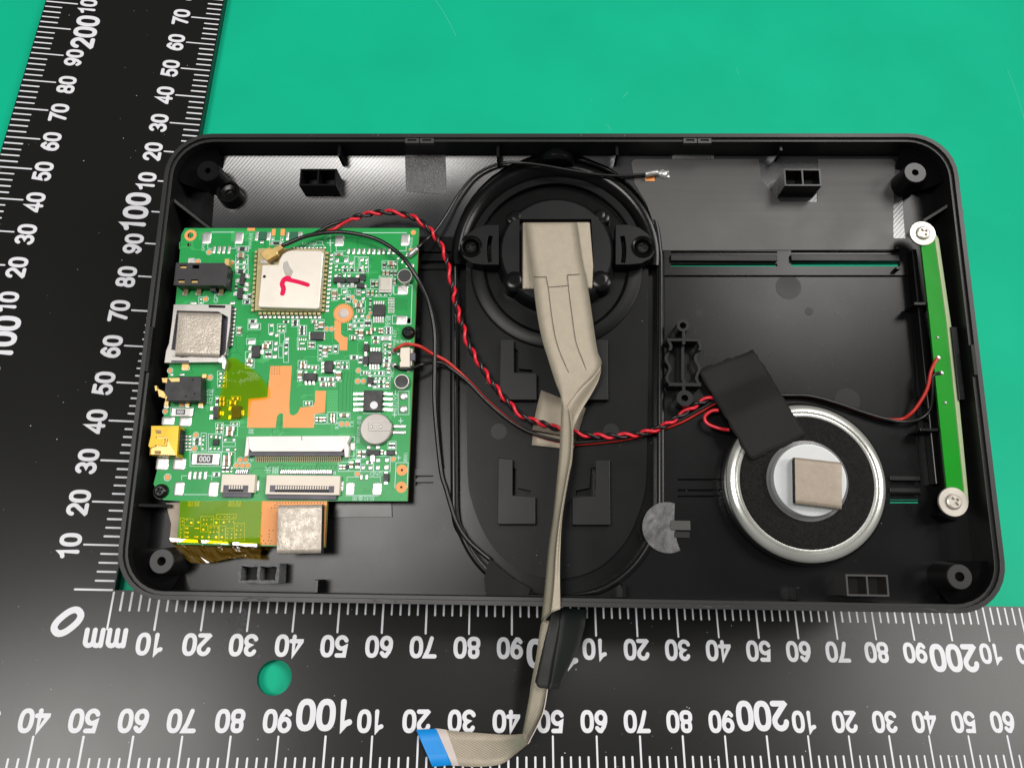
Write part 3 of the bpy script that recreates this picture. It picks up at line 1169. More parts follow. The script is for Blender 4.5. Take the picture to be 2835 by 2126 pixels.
# ================================================================== MAIN CIRCUIT BOARD
ZB = -4.5
TILE = dict(A=(400, 600), B=(800, 600), C=(400, 800), D=(800, 800), E=(400, 1050), F=(800, 1050), G=(300, 1320), H=(680, 1320))


def T(t, x, y):
    ox, oy = TILE[t]
    return ox + x / 5.53, oy + y / 5.53


def TB(t, x, y, z=ZB):
    return D(*T(t, x, y), z)


pcbc = D(800, 1000, ZB)
pcb = thing("circuit_board", "green main circuit board crowded with chips and connectors on the left side of the casing", "circuit board", (pcbc.x, pcbc.y, ZB - 1.1))
edge = [(512, 632), (1160, 632), (1128, 1387), (906, 1387), (899, 1515), (490, 1506), (499, 1387), (452, 1384), (425, 1340), (438, 1290), (470, 1000), (485, 850), (498, 700), (502, 650)]
bo = dl(edge, ZB)
x0 = D(497, 640, ZB).x
bo = [tuple(D(*p, ZB)[:2]) for p in edge]
h1, h2 = TB('A', 705, 288), TB('A', 682, 435)
dh = TB('D', 835, 375)
h3 = TB('B', 1838, 1592)
b = MB()
b.prism([bo, circ(h1.x, h1.y, .75, 20), circ(h2.x, h2.y, .55, 16), circ(h3.x, h3.y, .62, 16)], ZB - 1.1, ZB, 1, 0)
b.build("board_panel", ['pcb', 'fr4b'], pcb)
# standing posts of the casing under the board
for px, py in ((1127, 915), (441, 1358), (560, 760), (1080, 1200)):
    p = D(px, py, ZB)
    b = MB()
    b.lathe(p.x, p.y, [(2.2, ZF), (1.9, ZB - 1.12)], 20, 0, cap=True)
    b.build("board_post", 'shell', case)

PROTO = {}


def proto_box(name, mats, parts):
    """unit part: boxes given as fractions of a 1 x 1 x 1 cell; shared by all its copies"""
    if name not in PROTO:
        b = MB()
        for (x0, y0, z0, x1, y1, z1, m) in parts:
            b.box(x0, y0, z0, x1, y1, z1, m)
        PROTO[name] = b.mesh(name, mats)
    return PROTO[name]


def put(name, me, parent, cx, cy, z, sx, sy, sz, rot=0.0):
    o = bpy.data.objects.new(name, me)
    COL.objects.link(o)
    o.parent = parent
    base = BASE[parent.name]
    o.location = Vector((cx - base[0], cy - base[1], z - base[2])) * K
    o.scale = (sx, sy, sz)
    o.rotation_euler = (0, 0, rot)
    BASE[o.name] = base
    return o


def rect(t, x0, y0, x1, y1, z):
    """tile rectangle -> centre and size on the board plane at height z"""
    cx, cy = (x0 + x1) / 2, (y0 + y1) / 2
    a, c = TB(t, x0, cy, z), TB(t, x1, cy, z)
    u, v = TB(t, cx, y0, z), TB(t, cx, y1, z)
    p = TB(t, cx, cy, z)
    return p.x, p.y, (c - a).to_2d().length, (u - v).to_2d().length


e = .24
CAPH = proto_box("chip_capacitor", ['tan', 'solder'], [(-.5 + e, -.46, 0, .5 - e, .46, .97, 0), (-.5, -.5, 0, -.5 + e, .5, 1, 1), (.5 - e, -.5, 0, .5, .5, 1, 1)])
CAPV = proto_box("chip_capacitor_turned", ['tan', 'solder'], [(-.46, -.5 + e, 0, .46, .5 - e, .97, 0), (-.5, -.5, 0, .5, -.5 + e, 1, 1), (-.5, .5 - e, 0, .5, .5, 1, 1)])
RESH = proto_box("chip_resistor", ['resist', 'solder'], [(-.5 + e, -.46, 0, .5 - e, .46, 1, 0), (-.5, -.5, 0, -.5 + e, .5, .93, 1), (.5 - e, -.5, 0, .5, .5, .93, 1)])
RESV = proto_box("chip_resistor_turned", ['resist', 'solder'], [(-.46, -.5 + e, 0, .46, .5 - e, 1, 0), (-.5, -.5, 0, .5, -.5 + e, .93, 1), (-.5, .5 - e, 0, .5, .5, .93, 1)])


def dome(name, mats, rx=.5, ry=.5):
    b = MB()
    k = []
    rows = [(1.0, 0), (.96, .5), (.8, .85), (.4, 1.0)]
    for s, z in rows:
        rr = rrect(-.5 * s, -.5 * s, .5 * s, .5 * s, .14 * s, 3)
        k.append(len(b.v))
        b.v += [(x, y, z) for x, y in rr]
    n = 16
    for j in range(3):
        for i in range(n):
            b.face((k[j] + i, k[j] + (i + 1) % n, k[j + 1] + (i + 1) % n, k[j + 1] + i), 0, True)
    b.face(tuple(k[3] + i for i in range(n)), 0, True)
    return b.mesh(name, mats)


PADM = dome("solder_pad", ['solder'])
PILL = MB()
PILL.lathe(0, 0, [(.5, 0), (.48, .4), (.38, .8), (.2, 1)], 16, 0, cap=True)
ROUND = PILL.mesh("round_pad", ['solder'])
LEAD = proto_box("lead", ['solder'], [(-.5, -.5, 0, .5, .5, .35, 0), (-.45, -.5, .35, .45, .05, 1, 0)])
tpm = MB()
tpm.prism([circ(0, 0, .5, 20), circ(0, 0, .40, 20)], 0, .5, 1)
tpm.prism([circ(0, 0, .34, 20)], 0, .9, 0)
TPM = tpm.mesh("test_point", ['copper', 'silk'])
silk = MB()
SZ = ZB + .035


def silkrect(t, x0, y0, x1, y1, wd=.13):
    q = [tuple(TB(t, x, y)[:2]) for x, y in ((x0, y0), (x1, y0), (x1, y1), (x0, y1))]
    ribbon(silk, q, wd, SZ + .0004 * (len(silk.v) % 40), closed=True)


def silkline(t, pts, wd=.13):
    ribbon(silk, [tuple(TB(t, x, y)[:2]) for x, y in pts], wd, SZ + .0004 * (len(silk.v) % 40), ramp=.001)


def silkline_px(pts, wd=.13):
    ribbon(silk, [tuple(D(x, y, ZB)[:2]) for x, y in pts], wd, SZ + .0004 * (len(silk.v) % 40), ramp=.001)


def passive(t, kind, boxes):
    for (x0, y0, x1, y1) in boxes:
        tall = (y1 - y0) > (x1 - x0)
        short = min(x1 - x0, y1 - y0) / 5.53 * .088
        hgt = {'cap': min(1.0, max(.35, short * .85)), 'res': max(.25, short * .45)}[kind]
        cx, cy, sx, sy = rect(t, x0, y0, x1, y1, ZB + hgt)
        me = {('cap', 0): CAPH, ('cap', 1): CAPV, ('res', 0): RESH, ('res', 1): RESV}[(kind, int(tall))]
        put("chip_capacitor" if kind == 'cap' else "chip_resistor", me, pcb, cx, cy, ZB + .02, sx, sy, hgt)


def pads(t, boxes, h=.16):
    for (x0, y0, x1, y1) in boxes:
        cx, cy, sx, sy = rect(t, x0, y0, x1, y1, ZB + .1)
        put("solder_pad", PADM, pcb, cx, cy, ZB + .03, sx, sy, h * random.uniform(.6, 1.3))


def dots(t, pts, me=TPM, name="test_point", k=2.0, h=.1):
    for (x, y, r) in pts:
        p = TB(t, x, y)
        s = r * k / 5.53 * .088
        put(name, me, pcb, p.x, p.y, ZB + .03, s, s, h)


def chip(t, body, legs=(), hgt=.8, name="integrated_circuit", m='epoxy', dot=None):
    cx, cy, sx, sy = rect(t, *body, ZB + hgt)
    b = MB()
    bx = [(cx - sx / 2, cy - sy / 2), (cx + sx / 2, cy - sy / 2), (cx + sx / 2, cy + sy / 2), (cx - sx / 2, cy + sy / 2)]
    b.prism([bx], ZB + .1, ZB + hgt)
    if dot:
        p = TB(t, *dot[:2], ZB + hgt)
        b.prism([circ(p.x, p.y, dot[2], 18)], ZB + hgt - .1, ZB + hgt + .006, 1)
    o = b.build(name, [m, 'dot'], pcb, bevel=min(.12, sx * .06))
    for (x0, y0, x1, y1) in legs:
        lx, ly, lw, lh = rect(t, x0, y0, x1, y1, ZB + .2)
        # the thick step of the lead turns towards the body
        dx, dy = cx - lx, cy - ly
        if abs(dx) / max(sx, .01) > abs(dy) / max(sy, .01):
            rot = -PI / 2 if dx < 0 else PI / 2
            a, c = lh, lw
        else:
            rot = PI if dy > 0 else 0
            a, c = lw, lh
        rot = {-PI / 2: -PI / 2, PI / 2: PI / 2}.get(rot, rot)
        l = put("lead", LEAD, o, lx, ly, ZB + .03, a, c, .42, rot)
    return o


# ---- tile A : upper left
pads('A', [(880, 240, 1020, 415), (1380, 240, 1510, 415), (1040, 450, 1085, 565), (1115, 450, 1165, 565), (1190, 450, 1235, 565), (1270, 450, 1315, 565),
           (1405, 665, 1450, 715), (1500, 665, 1550, 715), (1400, 745, 1445, 790), (1495, 745, 1540, 790), (1690, 228, 1742, 366), (1868, 235, 1932, 366), (1765, 370, 1825, 415), (2165, 235, 2212, 366),
           (1940, 335, 1975, 362), (2095, 335, 2125, 362), (845, 1245, 880, 1280), (845, 1305, 880, 1330), (690, 1305, 795, 1338), (655, 645, 755, 705), (1300, 1300, 1385, 1345)])
passive('A', 'res', [(1425, 465, 1570, 520), (1400, 808, 1545, 860), (1385, 1030, 1420, 1110), (1525, 1285, 1622, 1330), (1590, 1185, 1625, 1270), (1930, 388, 2110, 425)])
passive('A', 'cap', [(1420, 548, 1525, 628)])
dots('A', [(990, 548, 44), (822, 690, 44), (1345, 705, 36), (940, 1262, 46)])
chip('A', (1460, 870, 1532, 1042), [(1535, 890, 1612, 945), (1535, 1010, 1600, 1070), (1390, 955, 1458, 1012)], .8, "transistor")
chip('A', (1425, 1085, 1500, 1252), [(1505, 1090, 1592, 1142), (1505, 1195, 1582, 1262), (1362, 1150, 1422, 1212)], .8, "transistor")
for bx in ((1415, 455, 1592, 535), (1398, 590, 1588, 880), (1395, 652, 1580, 725), (1390, 735, 1570, 800), (1505, 1270, 1640, 1342), (832, 1232, 902, 1336), (1575, 1178, 1650, 1340), (1915, 378, 2125, 436)):
    silkrect('A', *bx)
silkline('A', [(1030, 240), (1370, 240)], .18)
silkline('A', [(970, 420), (970, 490), (1035, 490)])
silkline('A', [(1322, 490), (1390, 490), (1390, 420)])
silkline('A', [(1940, 320), (1985, 320), (1985, 365)])
silkline('A', [(2085, 365), (2085, 320), (2130, 320)])

# ---- tile B : upper right
pads('B', [(700, 290, 842, 450), (1710, 268, 1846, 446), (136, 230, 202, 322), (-45, 230, 0, 320), (710, 640, 765, 700), (840, 628, 905, 696), (922, 678, 986, 736), (1088, 630, 1145, 686), (1165, 638, 1202, 682), (1160, 690, 1200, 730),
           (1090, 742, 1140, 802), (1160, 752, 1205, 788), (700, 735, 745, 782), (800, 745, 850, 792), (870, 752, 906, 782), (930, 752, 970, 782), (698, 800, 728, 830), (755, 800, 786, 832),
           (690, 878, 742, 925), (828, 868, 872, 925), (890, 878, 942, 922), (1020, 880, 1072, 930), (815, 1042, 852, 1076), (880, 1042, 916, 1076), (660, 1238, 722, 1272), (752, 1185, 786, 1215), (748, 1238, 780, 1270),
           (820, 1120, 882, 1176), (814, 1230, 870, 1272), (1110, 1128, 1162, 1172), (1320, 1130, 1352, 1160), (1320, 1185, 1350, 1215), (1385, 1182, 1416, 1210), (1450, 1182, 1482, 1210), (1108, 1230, 1160, 1276),
           (1618, 700, 1646, 740), (1650, 620, 1690, 655), (1720, 660, 1750, 720), (1780, 720, 1915, 775), (1660, 1050, 1820, 1192), (1642, 1515, 1806, 1652), (1785, 545, 1850, 610)])
for x in (910, 990, 1068, 1145, 1222, 1298, 1376, 1454, 1530, 1606):
    pads('B', [(x - 25, 485, x + 25, 582)], .28)
for i in range(10):
    y = 1247 + i * 24.2
    pads('B', [(1512, y - 7, 1616, y + 7)], .1)
passive('B', 'cap', [(705, 560, 818, 595), (660, 1120, 726, 1230), (1045, 1128, 1085, 1202), (1195, 1128, 1232, 1206), (1256, 1128, 1296, 1210), (1510, 682, 1612, 742), (1562, 758, 1612, 792), (1430, 825, 1467, 890), (1490, 825, 1530, 896),
                     (1320, 985, 1360, 1066), (1600, 945, 1636, 1028), (1008, 1325, 1118, 1388), (1080, 1293, 1140, 1324), (1062, 1424, 1132, 1462)])
passive('B', 'res', [(818, 803, 906, 836), (924, 803, 1012, 836), (1044, 803, 1132, 836), (1158, 815, 1192, 846), (755, 865, 790, 918), (880, 1218, 926, 1312), (1435, 700, 1476, 782), (1550, 832, 1586, 902), (1605, 832, 1646, 902), (1264, 983, 1306, 1076),
                     (1228, 1255, 1262, 1325), (1226, 1340, 1258, 1425)])
dots('B', [(972, 1235, 38), (1013, 1300, 42), (1250, 1476, 32), (1214, 1540, 36)])
chip('B', (678, 925, 852, 1006), [(740, 1010, 792, 1086)], .9, "transistor")
chip('B', (878, 925, 1066, 1006), [(945, 1010, 1000, 1086)], .9, "transistor")
chip('B', (1085, 878, 1166, 976), [(1095, 978, 1140, 1002), (1100, 850, 1150, 876)], .8, "diode")
chip('B', (1042, 1015, 1152, 1088), [(1155, 1045, 1188, 1090), (1010, 1045, 1040, 1090)], .8, "diode")
for bx in ((692, 550, 826, 605), (690, 605, 916, 716), (1002, 617, 1073, 790), (1090, 620, 1218, 855), (1425, 680, 1664, 815), (1382, 912, 1588, 1165), (1250, 965, 1378, 1108), (1185, 1108, 1376, 1224), (1376, 1170, 1500, 1224), (652, 1106, 744, 1286),
           (805, 1106, 895, 1196), (1490, 757, 1534, 792), (815, 790, 1140, 858), (868, 1205, 938, 1320), (1035, 1110, 1095, 1214), (985, 1285, 1170, 1395), (1038, 1412, 1165, 1475)):
    silkrect('B', *bx)
silkline('B', [(800, 1032), (935, 1032), (935, 1086), (800, 1086), (800, 1032)])
silkline('B', [(1130, 250), (1800, 248)], .18)
silkline('B', [(725, 455), (725, 528), (872, 528)])
silkline('B', [(1690, 525), (1795, 525), (1795, 455)])
silkline('B', [(1830, 1050), (1888, 1050), (1868, 1645), (1800, 1648)], .16)
silkline('B', [(1655, 1050), (1605, 1050), (1605, 1190), (1655, 1190)], .16)
silkline('B', [(1640, 1515), (1585, 1515), (1582, 1640), (1640, 1640)], .16)
silkline('B', [(630, 360), (630, 450)], .2)
silkline('B', [(585, 405), (680, 405)], .2)
silkline('B', [(418, 380), (518, 380), (518, 430), (418, 430), (418, 380)])
silkline('B', [(418, 430), (390, 455)])
silkline('B', [(518, 430), (540, 455)])
silkline('B', [(1525, 1180), (1575, 1180), (1550, 1215), (1525, 1180)])
silkline('B', [(640, 545), (640, 290), (540, 345)], .1)

# ---- tile C : middle left
pads('C', [(1612, 530, 1742, 602), (1918, 530, 1968, 578), (1908, 655, 1962, 708), (1578, 775, 1692, 842), (1995, 676, 2052, 738), (1985, 800, 2038, 862), (1974, 888, 2032, 952), (1958, 1008, 2022, 1062), (2150, 738, 2212, 792), (2135, 955, 2190, 1010),
           (2050, 558, 2088, 590), (2110, 558, 2148, 590), (2045, 618, 2082, 650), (2105, 618, 2143, 650), (1555, 1130, 1612, 1182), (1610, 1140, 1650, 1190), (565, 1140, 690, 1250), (1135, 1275, 1190, 1310), (1210, 1275, 1240, 1300), (1145, 1335, 1190, 1370), (1130, 1400, 1175, 1430), (1125, 1460, 1165, 1492),
           (1200, 1335, 1240, 1372), (1195, 1400, 1235, 1432), (1190, 1462, 1228, 1492), (530, 1295, 612, 1332), (385, 1295, 440, 1330), (1790, 880, 1830, 990)])
passive('C', 'res', [(1598, 475, 1712, 515), (2148, 815, 2192, 905), (1850, 955, 1885, 1045), (1898, 955, 1938, 1045), (2120, 485, 2212, 520)])
passive('C', 'cap', [(1420, 588, 1476, 686), (1800, 838, 1902, 906), (1850, 812, 1935, 845), (1560, 1078, 1655, 1122)])
chip('C', (1645, 862, 1762, 1045), [(1595, 875, 1642, 940), (1595, 985, 1642, 1055), (1765, 935, 1815, 1000)], .9, "transistor")
dots('C', [(395, 1250, 44), (1006, 1355, 46)])
for bx in ((1588, 465, 1722, 525), (1585, 532, 1780, 622), (1408, 582, 1490, 715), (1900, 540, 1978, 690), (2035, 540, 2165, 660), (2070, 678, 2145, 850), (2054, 875, 2120, 1055), (2130, 805, 2205, 1125), (1835, 800, 1962, 930), (1828, 935, 1950, 1062), (1548, 960, 1640, 1070), (1560, 762, 1700, 850), (1545, 1066, 1680, 1210), (1118, 1255, 1255, 1505), (1118, 1320, 1255, 1380)):
    silkrect('C', *bx)

# ---- tile D : middle right
pads('D', [(1090, 388, 1152, 440), (1000, 395, 1042, 442), (985, 468, 1018, 502), (1045, 468, 1082, 502), (985, 530, 1035, 582), (1085, 533, 1142, 582), (160, 818, 242, 852), (465, 988, 492, 1025), (458, 1052, 488, 1082), (520, 1005, 578, 1038), (1065, 735, 1126, 766),
           (1455, 838, 1492, 880), (1455, 905, 1488, 942), (1455, 970, 1488, 1005), (1450, 1032, 1482, 1062), (280, 1158, 322, 1215), (140, 1375, 202, 1412), (808, 1115, 842, 1146), (868, 1118, 902, 1146), (725, 1378, 788, 1408),
           (1310, 1350, 1346, 1384), (1372, 1350, 1408, 1384), (1438, 1350, 1474, 1384), (1506, 1345, 1542, 1380), (1205, 1268, 1252, 1305), (1300, 1272, 1330, 1305), (1655, 975, 1700, 1012), (1850, 900, 1885, 950), (1800, 1245, 1860, 1275)])
for x in (160, 192, 225, 256):
    pads('D', [(x - 11, 745, x + 11, 796)])
for x in (145, 180, 212, 246):
    pads('D', [(x - 11, 884, x + 11, 936)])
passive('D', 'cap', [(915, 540, 950, 630), (355, 480, 428, 520), (452, 500, 526, 596), (404, 545, 442, 612), (300, 818, 340, 890), (520, 880, 576, 992), (605, 880, 646, 946), (1010, 620, 1052, 686), (1064, 618, 1136, 722), (952, 722, 1018, 772), (1243, 595, 1328, 642), (1183, 645, 1272, 692),
                     (1370, 600, 1402, 675), (1408, 600, 1440, 675), (1288, 785, 1372, 825), (1520, 838, 1562, 902), (1438, 1142, 1538, 1192), (1138, 1262, 1196, 1302), (1503, 1213, 1542, 1286), (1490, 1428, 1528, 1502), (180, 1108, 242, 1145), (170, 1150, 262, 1216), (350, 1180, 426, 1222),
                     (140, 1258, 196, 1366), (732, 1125, 776, 1206), (720, 1260, 792, 1375), (588, 1360, 688, 1406), (480, 1438, 580, 1482), (600, 1438, 692, 1482)])
passive('D', 'res', [(1163, 478, 1201, 572), (1209, 478, 1247, 572), (50, 475, 146, 516), (48, 525, 142, 562), (163, 565, 242, 602), (150, 613, 242, 645), (153, 658, 242, 698), (345, 818, 386, 896), (463, 868, 501, 948), (694, 873, 731, 968), (1485, 593, 1562, 632), (1485, 648, 1562, 686), (1273, 730, 1377, 766),
                     (1520, 968, 1556, 1056), (1443, 1080, 1552, 1120), (944, 1025, 1052, 1070), (1070, 1043, 1116, 1132), (1370, 1265, 1442, 1308), (1298, 1408, 1338, 1512), (1368, 1398, 1458, 1438), (1368, 1468, 1462, 1508), (808, 1170, 896, 1216), (458, 1360, 562, 1402)])
cx, cy, sx, sy = rect('D', 1415, 727, 1562, 786, ZB + .5)
put("chip_resistor", proto_box("ladder_resistor", ['tin', 'latch', 'solder'], [(-.5, -.5, 0, -.3, .5, 1, 2), (.3, -.5, 0, .5, .5, 1, 2), (-.3, -.45, 0, .3, .45, .9, 0), (-.25, .2, .9, .25, .3, .95, 1), (-.25, -.3, .9, .25, -.2, .95, 1)]), pcb, cx, cy, ZB + .02, sx, sy, .5)
dots('D', [(576, 615, 42), (655, 615, 42), (1064, 1250, 42), (1053, 1412, 44), (1143, 1412, 44)])
chip('D', (330, 655, 526, 776), [(305, y - 12, 330, y + 12) for y in (675, 703, 732, 765)] + [(526, y - 12, 550, y + 12) for y in (675, 703, 732, 765)], .8)
chip('D', (1284, 240, 1466, 412), [(x - 12, 185, x + 12, 240) for x in (1310, 1345, 1380, 1413, 1447)] + [(x - 13, 412, x + 13, 515) for x in (1302, 1338, 1372, 1405, 1440)], .95)
chip('D', (1218, 958, 1416, 1140), [(x - 13, 898, x + 13, 958) for x in (1262, 1300, 1343, 1385)] + [(x - 14, 1140, x + 14, 1234) for x in (1246, 1286, 1328, 1372)], 1.1)
chip('D', (1144, 840, 1218, 952), [(1155, 812, 1205, 840), (1155, 955, 1200, 1010)], .9, "diode")
chip('D', (1134, 1030, 1212, 1152), [(1145, 1150, 1192, 1176), (1155, 1005, 1195, 1030)], .9, "diode")
chip('D', (1203, 1345, 1282, 1452), [(1213, 1450, 1260, 1492), (1220, 1325, 1265, 1345)], .9, "diode")
chip('D', (544, 1098, 668, 1278), [(495, y - 22, 542, y + 22) for y in (1140, 1198, 1258)] + [(668, y - 22, 712, y + 22) for y in (1135, 1258)], 1.0)
chip('D', (222, 1288, 418, 1402), [(x - 18, 1402, x + 18, 1466) for x in (262, 320, 380)] + [(x - 18, 1262, x + 18, 1288) for x in (262, 400)], 1.0)
for bx in ((40, 468, 160, 575), (140, 560, 272, 715), (128, 745, 150, 930), (342, 470, 540, 530), (395, 535, 545, 640), (285, 800, 402, 915), (445, 860, 505, 1100), (510, 870, 590, 1045), (592, 870, 660, 990), (685, 860, 755, 990), (925, 712, 1028, 778), (900, 530, 962, 635), (1262, 720, 1388, 838), (1400, 720, 1575, 795),
           (1455, 585, 1585, 640), (1455, 640, 1585, 695), (1440, 830, 1570, 950), (1440, 962, 1570, 1068), (1430, 1075, 1560, 1128), (1425, 1132, 1555, 1198), (935, 1015, 1060, 1080), (1058, 1035, 1128, 1140), (1095, 1255, 1465, 1320), (1490, 1205, 1555, 1300), (1285, 1335, 1555, 1395), (1285, 1395, 1350, 1525), (1350, 1395, 1475, 1525), (1475, 1395, 1545, 1525),
           (140, 1098, 275, 1235), (130, 1245, 210, 1415), (340, 1170, 460, 1235), (720, 1100, 790, 1218), (790, 1100, 920, 1225), (705, 1250, 800, 1415), (450, 1350, 572, 1410), (572, 1350, 702, 1412), (470, 1425, 712, 1495), (1150, 468, 1268, 578), (1048, 610, 1145, 775), (980, 455, 1155, 510), (980, 515, 1155, 592)):
    silkrect('D', *bx)

# ---- tile E : lower left
pads('E', [(262, 573, 458, 702), (525, 573, 722, 722)], .2)
pads('E', [(176, 1198, 370, 1388), (430, 1205, 632, 1392)], .3)
pads('E', [(665, 1405, 716, 1536), (743, 1405, 796, 1536), (823, 1405, 872, 1536), (903, 1405, 956, 1536), (295, 340, 376, 440), (622, 320, 690, 440), (815, 345, 906, 440), (520, 735, 605, 800), (475, 1105, 560, 1190), (1210, 905, 1255, 948), (1340, 905, 1392, 950), (1235, 1055, 1302, 1102), (1370, 1055, 1408, 1092),
           (1005, 850, 1040, 905), (1075, 850, 1112, 912), (1135, 865, 1172, 915), (990, 1040, 1025, 1085), (1055, 1040, 1090, 1085), (1115, 1040, 1150, 1085), (885, 855, 918, 885), (880, 910, 915, 945), (872, 980, 908, 1018), (870, 1042, 905, 1078), (1105, 682, 1136, 716), (1168, 682, 1198, 716), (1098, 785, 1128, 820), (1160, 785, 1192, 820), (1325, 1340, 1350, 1385), (1310, 1395, 1340, 1425),
           (1335, 668, 1375, 702), (1400, 668, 1435, 702)])
for y in (875, 925, 980, 1030, 1080):
    pads('E', [(612, y - 17, 660, y + 17), (665, y - 17, 720, y + 17)], .25)
passive('E', 'res', [(748, 902, 862, 942), (743, 962, 858, 1002), (1188, 1342, 1226, 1422), (1248, 1342, 1288, 1422), (1055, 1435, 1152, 1476), (1090, 280, 1128, 400)])
passive('E', 'cap', [(1252, 725, 1372, 786), (1248, 792, 1352, 862), (1205, 1165, 1312, 1240), (1200, 1246, 1310, 1322), (1283, 1120, 1337, 1160), (1105, 730, 1192, 768), (1300, 330, 1402, 386), (1148, 278, 1222, 330), (1148, 345, 1222, 400), (1340, 275, 1440, 312)])
dots('E', [(575, 393, 42), (320, 490, 42), (790, 853, 46), (768, 1060, 46), (1467, 1235, 46), (1548, 1230, 46), (1412, 1316, 46), (1500, 1320, 46), (1585, 1320, 46), (355, 1500, 54)])
chip('E', (1055, 415, 1136, 598), [(1008, 418, 1055, 475), (998, 545, 1055, 610), (1140, 490, 1215, 550)], .9, "transistor")
chip('E', (1336, 405, 1472, 592), [(1290, 415, 1334, 475), (1285, 550, 1334, 610), (1475, 475, 1525, 550)], .9, "transistor")
chip('E', (1043, 918, 1132, 1008), [], .6)
for (x0, y0, x1, y1, b0, b1, b2, b3) in ((415, 448, 742, 560, 480, 460, 618, 538), (730, 1138, 1142, 1302, 803, 1152, 1040, 1284)):
    cx, cy, sx, sy = rect('E', x0, y0, x1, y1, ZB + .55)
    bx, by, bw, bh = rect('E', b0, b1, b2, b3, ZB + .6)
    b = MB()
    b.box(cx - sx / 2, cy - sy / 2, ZB + .03, cx + sx / 2, cy + sy / 2, ZB + .5, 1)
    b.box(cx - sx / 2 + sx * .12, cy - sy / 2 - .002, ZB + .03, cx + sx / 2 - sx * .12, cy + sy / 2 + .002, ZB + .52, 2)
    b.box(bx - bw / 2, by - bh / 2, ZB + .4, bx + bw / 2, by + bh / 2, ZB + .6, 0)
    o = b.build("jumper_resistor", ['resist', 'solder', 'tin'], pcb)
    mb = MB()
    hh = bh * .66
    for k in (-1, 0, 1):
        ribbon(mb, [(bx + k * hh * .66 + px, by + py) for px, py in superell(0, 0, hh * .22, hh * .42, 16)], hh * .17, ZB + .612, True)
    mb.build("marking", 'dot', o)
for bx in ((398, 432, 748, 552), (698, 1112, 1168, 1330), (735, 890, 870, 1008), (868, 822, 948, 1085), (980, 835, 1195, 1105), (1215, 705, 1425, 865), (1198, 962, 1392, 1028), (1180, 1110, 1388, 1340), (1090, 665, 1210, 830), (1320, 650, 1458, 715), (1090, 265, 1230, 410), (1330, 262, 1475, 320), (1265, 320, 1410, 405), (1040, 1420, 1160, 1490)):
    silkrect('E', *bx)
silkline('E', [(570, 1540), (570, 1475), (655, 1475)])
silkline('E', [(960, 1475), (1030, 1475), (1030, 1540)])
silkline('E', [(1620, 1215), (1680, 1225), (1640, 1255), (1620, 1215)])

# ---- tile F : lower right
dots('F', [(1757, 262, 58), (1752, 460, 58)], ROUND, "round_pad", 2.05, .35)
pads('F', [(1190, 1012, 1256, 1072), (1328, 1012, 1392, 1070), (1334, 1208, 1398, 1274), (1466, 1202, 1532, 1272), (1326, 1318, 1392, 1388), (1458, 1308, 1526, 1384), (1106, 1318, 1166, 1388), (1214, 1322, 1278, 1388), (1086, 1448, 1128, 1548), (1168, 1448, 1212, 1548), (1580, 692, 1788, 746), (1570, 786, 1785, 842), (935, 960, 1010, 1095)], .2)
pads('F', [(790, 1560, 835, 1640)])
pads('H', [(1535, 88, 1662, 276), (1942, 90, 2082, 276), (130, 50, 205, 215), (1440, 65, 1498, 215)])
pads('G', [(1005, 78, 1157, 288), (1530, 78, 1682, 300)])
passive('F', 'cap', [(250, 348, 322, 388), (410, 578, 446, 642), (468, 578, 511, 646), (518, 578, 560, 642), (640, 528, 702, 562), (633, 578, 697, 622), (643, 622, 702, 662), (778, 528, 918, 572), (1405, 1082, 1441, 1142), (1054, 1103, 1096, 1182), (928, 1258, 982, 1352), (774, 1312, 811, 1372), (824, 1312, 862, 1372)])
passive('F', 'res', [(1124, 1098, 1166, 1192), (1530, 975, 1568, 1050), (1582, 975, 1622, 1050), (1020, 1238, 1082, 1362), (1190, 1250, 1280, 1290)])
dots('F', [(810, 686, 44), (890, 686, 44), (1595, 1220, 42), (1047, 1447, 42)])
chip('F', (1140, 170, 1422, 480), [(985, y - 20, 1145, y + 20) for y in (224, 302, 382, 464)] + [(1400, y - 20, 1582, y + 20) for y in (222, 302, 384, 464)], 1.45, dot=(1300, 396, .92))
chip('F', (1183, 1078, 1388, 1158), [(1252, 1160, 1312, 1252)], .95, "transistor")
chip('F', (1488, 1082, 1622, 1158), [(1465, 1100, 1490, 1150), (1622, 1100, 1645, 1150)], .8, "diode")
chip('F', (870, 1312, 912, 1362), [], .6, "diode")
chip('F', (1448, 1440, 1526, 1562), [(1458, 1562, 1512, 1602), (1465, 1415, 1512, 1440)], .9, "diode")
for bx in ((220, 332, 362, 408), (395, 540, 578, 680), (595, 505, 735, 678), (742, 512, 935, 600), (1672, 180, 1838, 540), (1515, 950, 1640, 1070), (1038, 1080, 1178, 1212), (755, 1265, 915, 1408), (918, 1220, 1095, 1408), (1100, 1300, 1290, 1410), (1298, 1175, 1552, 1408)):
    silkrect('F', *bx)
silkline('F', [(1135, 522), (1400, 522)], .2)
silkline('F', [(1825, 1275), (1640, 1275), (1620, 1659)], .16)
silkline('F', [(1825, 1275), (1810, 1659)], .16)
silkline('F', [(890, 1565), (890, 1495), (1080, 1495)])
silkline('F', [(1220, 1495), (1400, 1495), (1400, 1570)])
silkline('F', [(1590, 542), (1650, 542)], .2)
silkline('F', [(1618, 510), (1618, 572)], .2)
silkline('F', [(1632, 172), (1632, 235)], .2)
silkline('F', [(1650, 1200), (1710, 1200)], .18)
silkline('F', [(1680, 1170), (1680, 1235)], .18)
silkline('F', [(1680, 636), (1745, 636)], .18)
silkline('F', [(1712, 595), (1712, 668)], .18)
silkline('F', [(930, 890), (1005, 880), (1000, 945)], .16)
silkline('F', [(920, 1180), (995, 1180), (995, 1120)], .16)
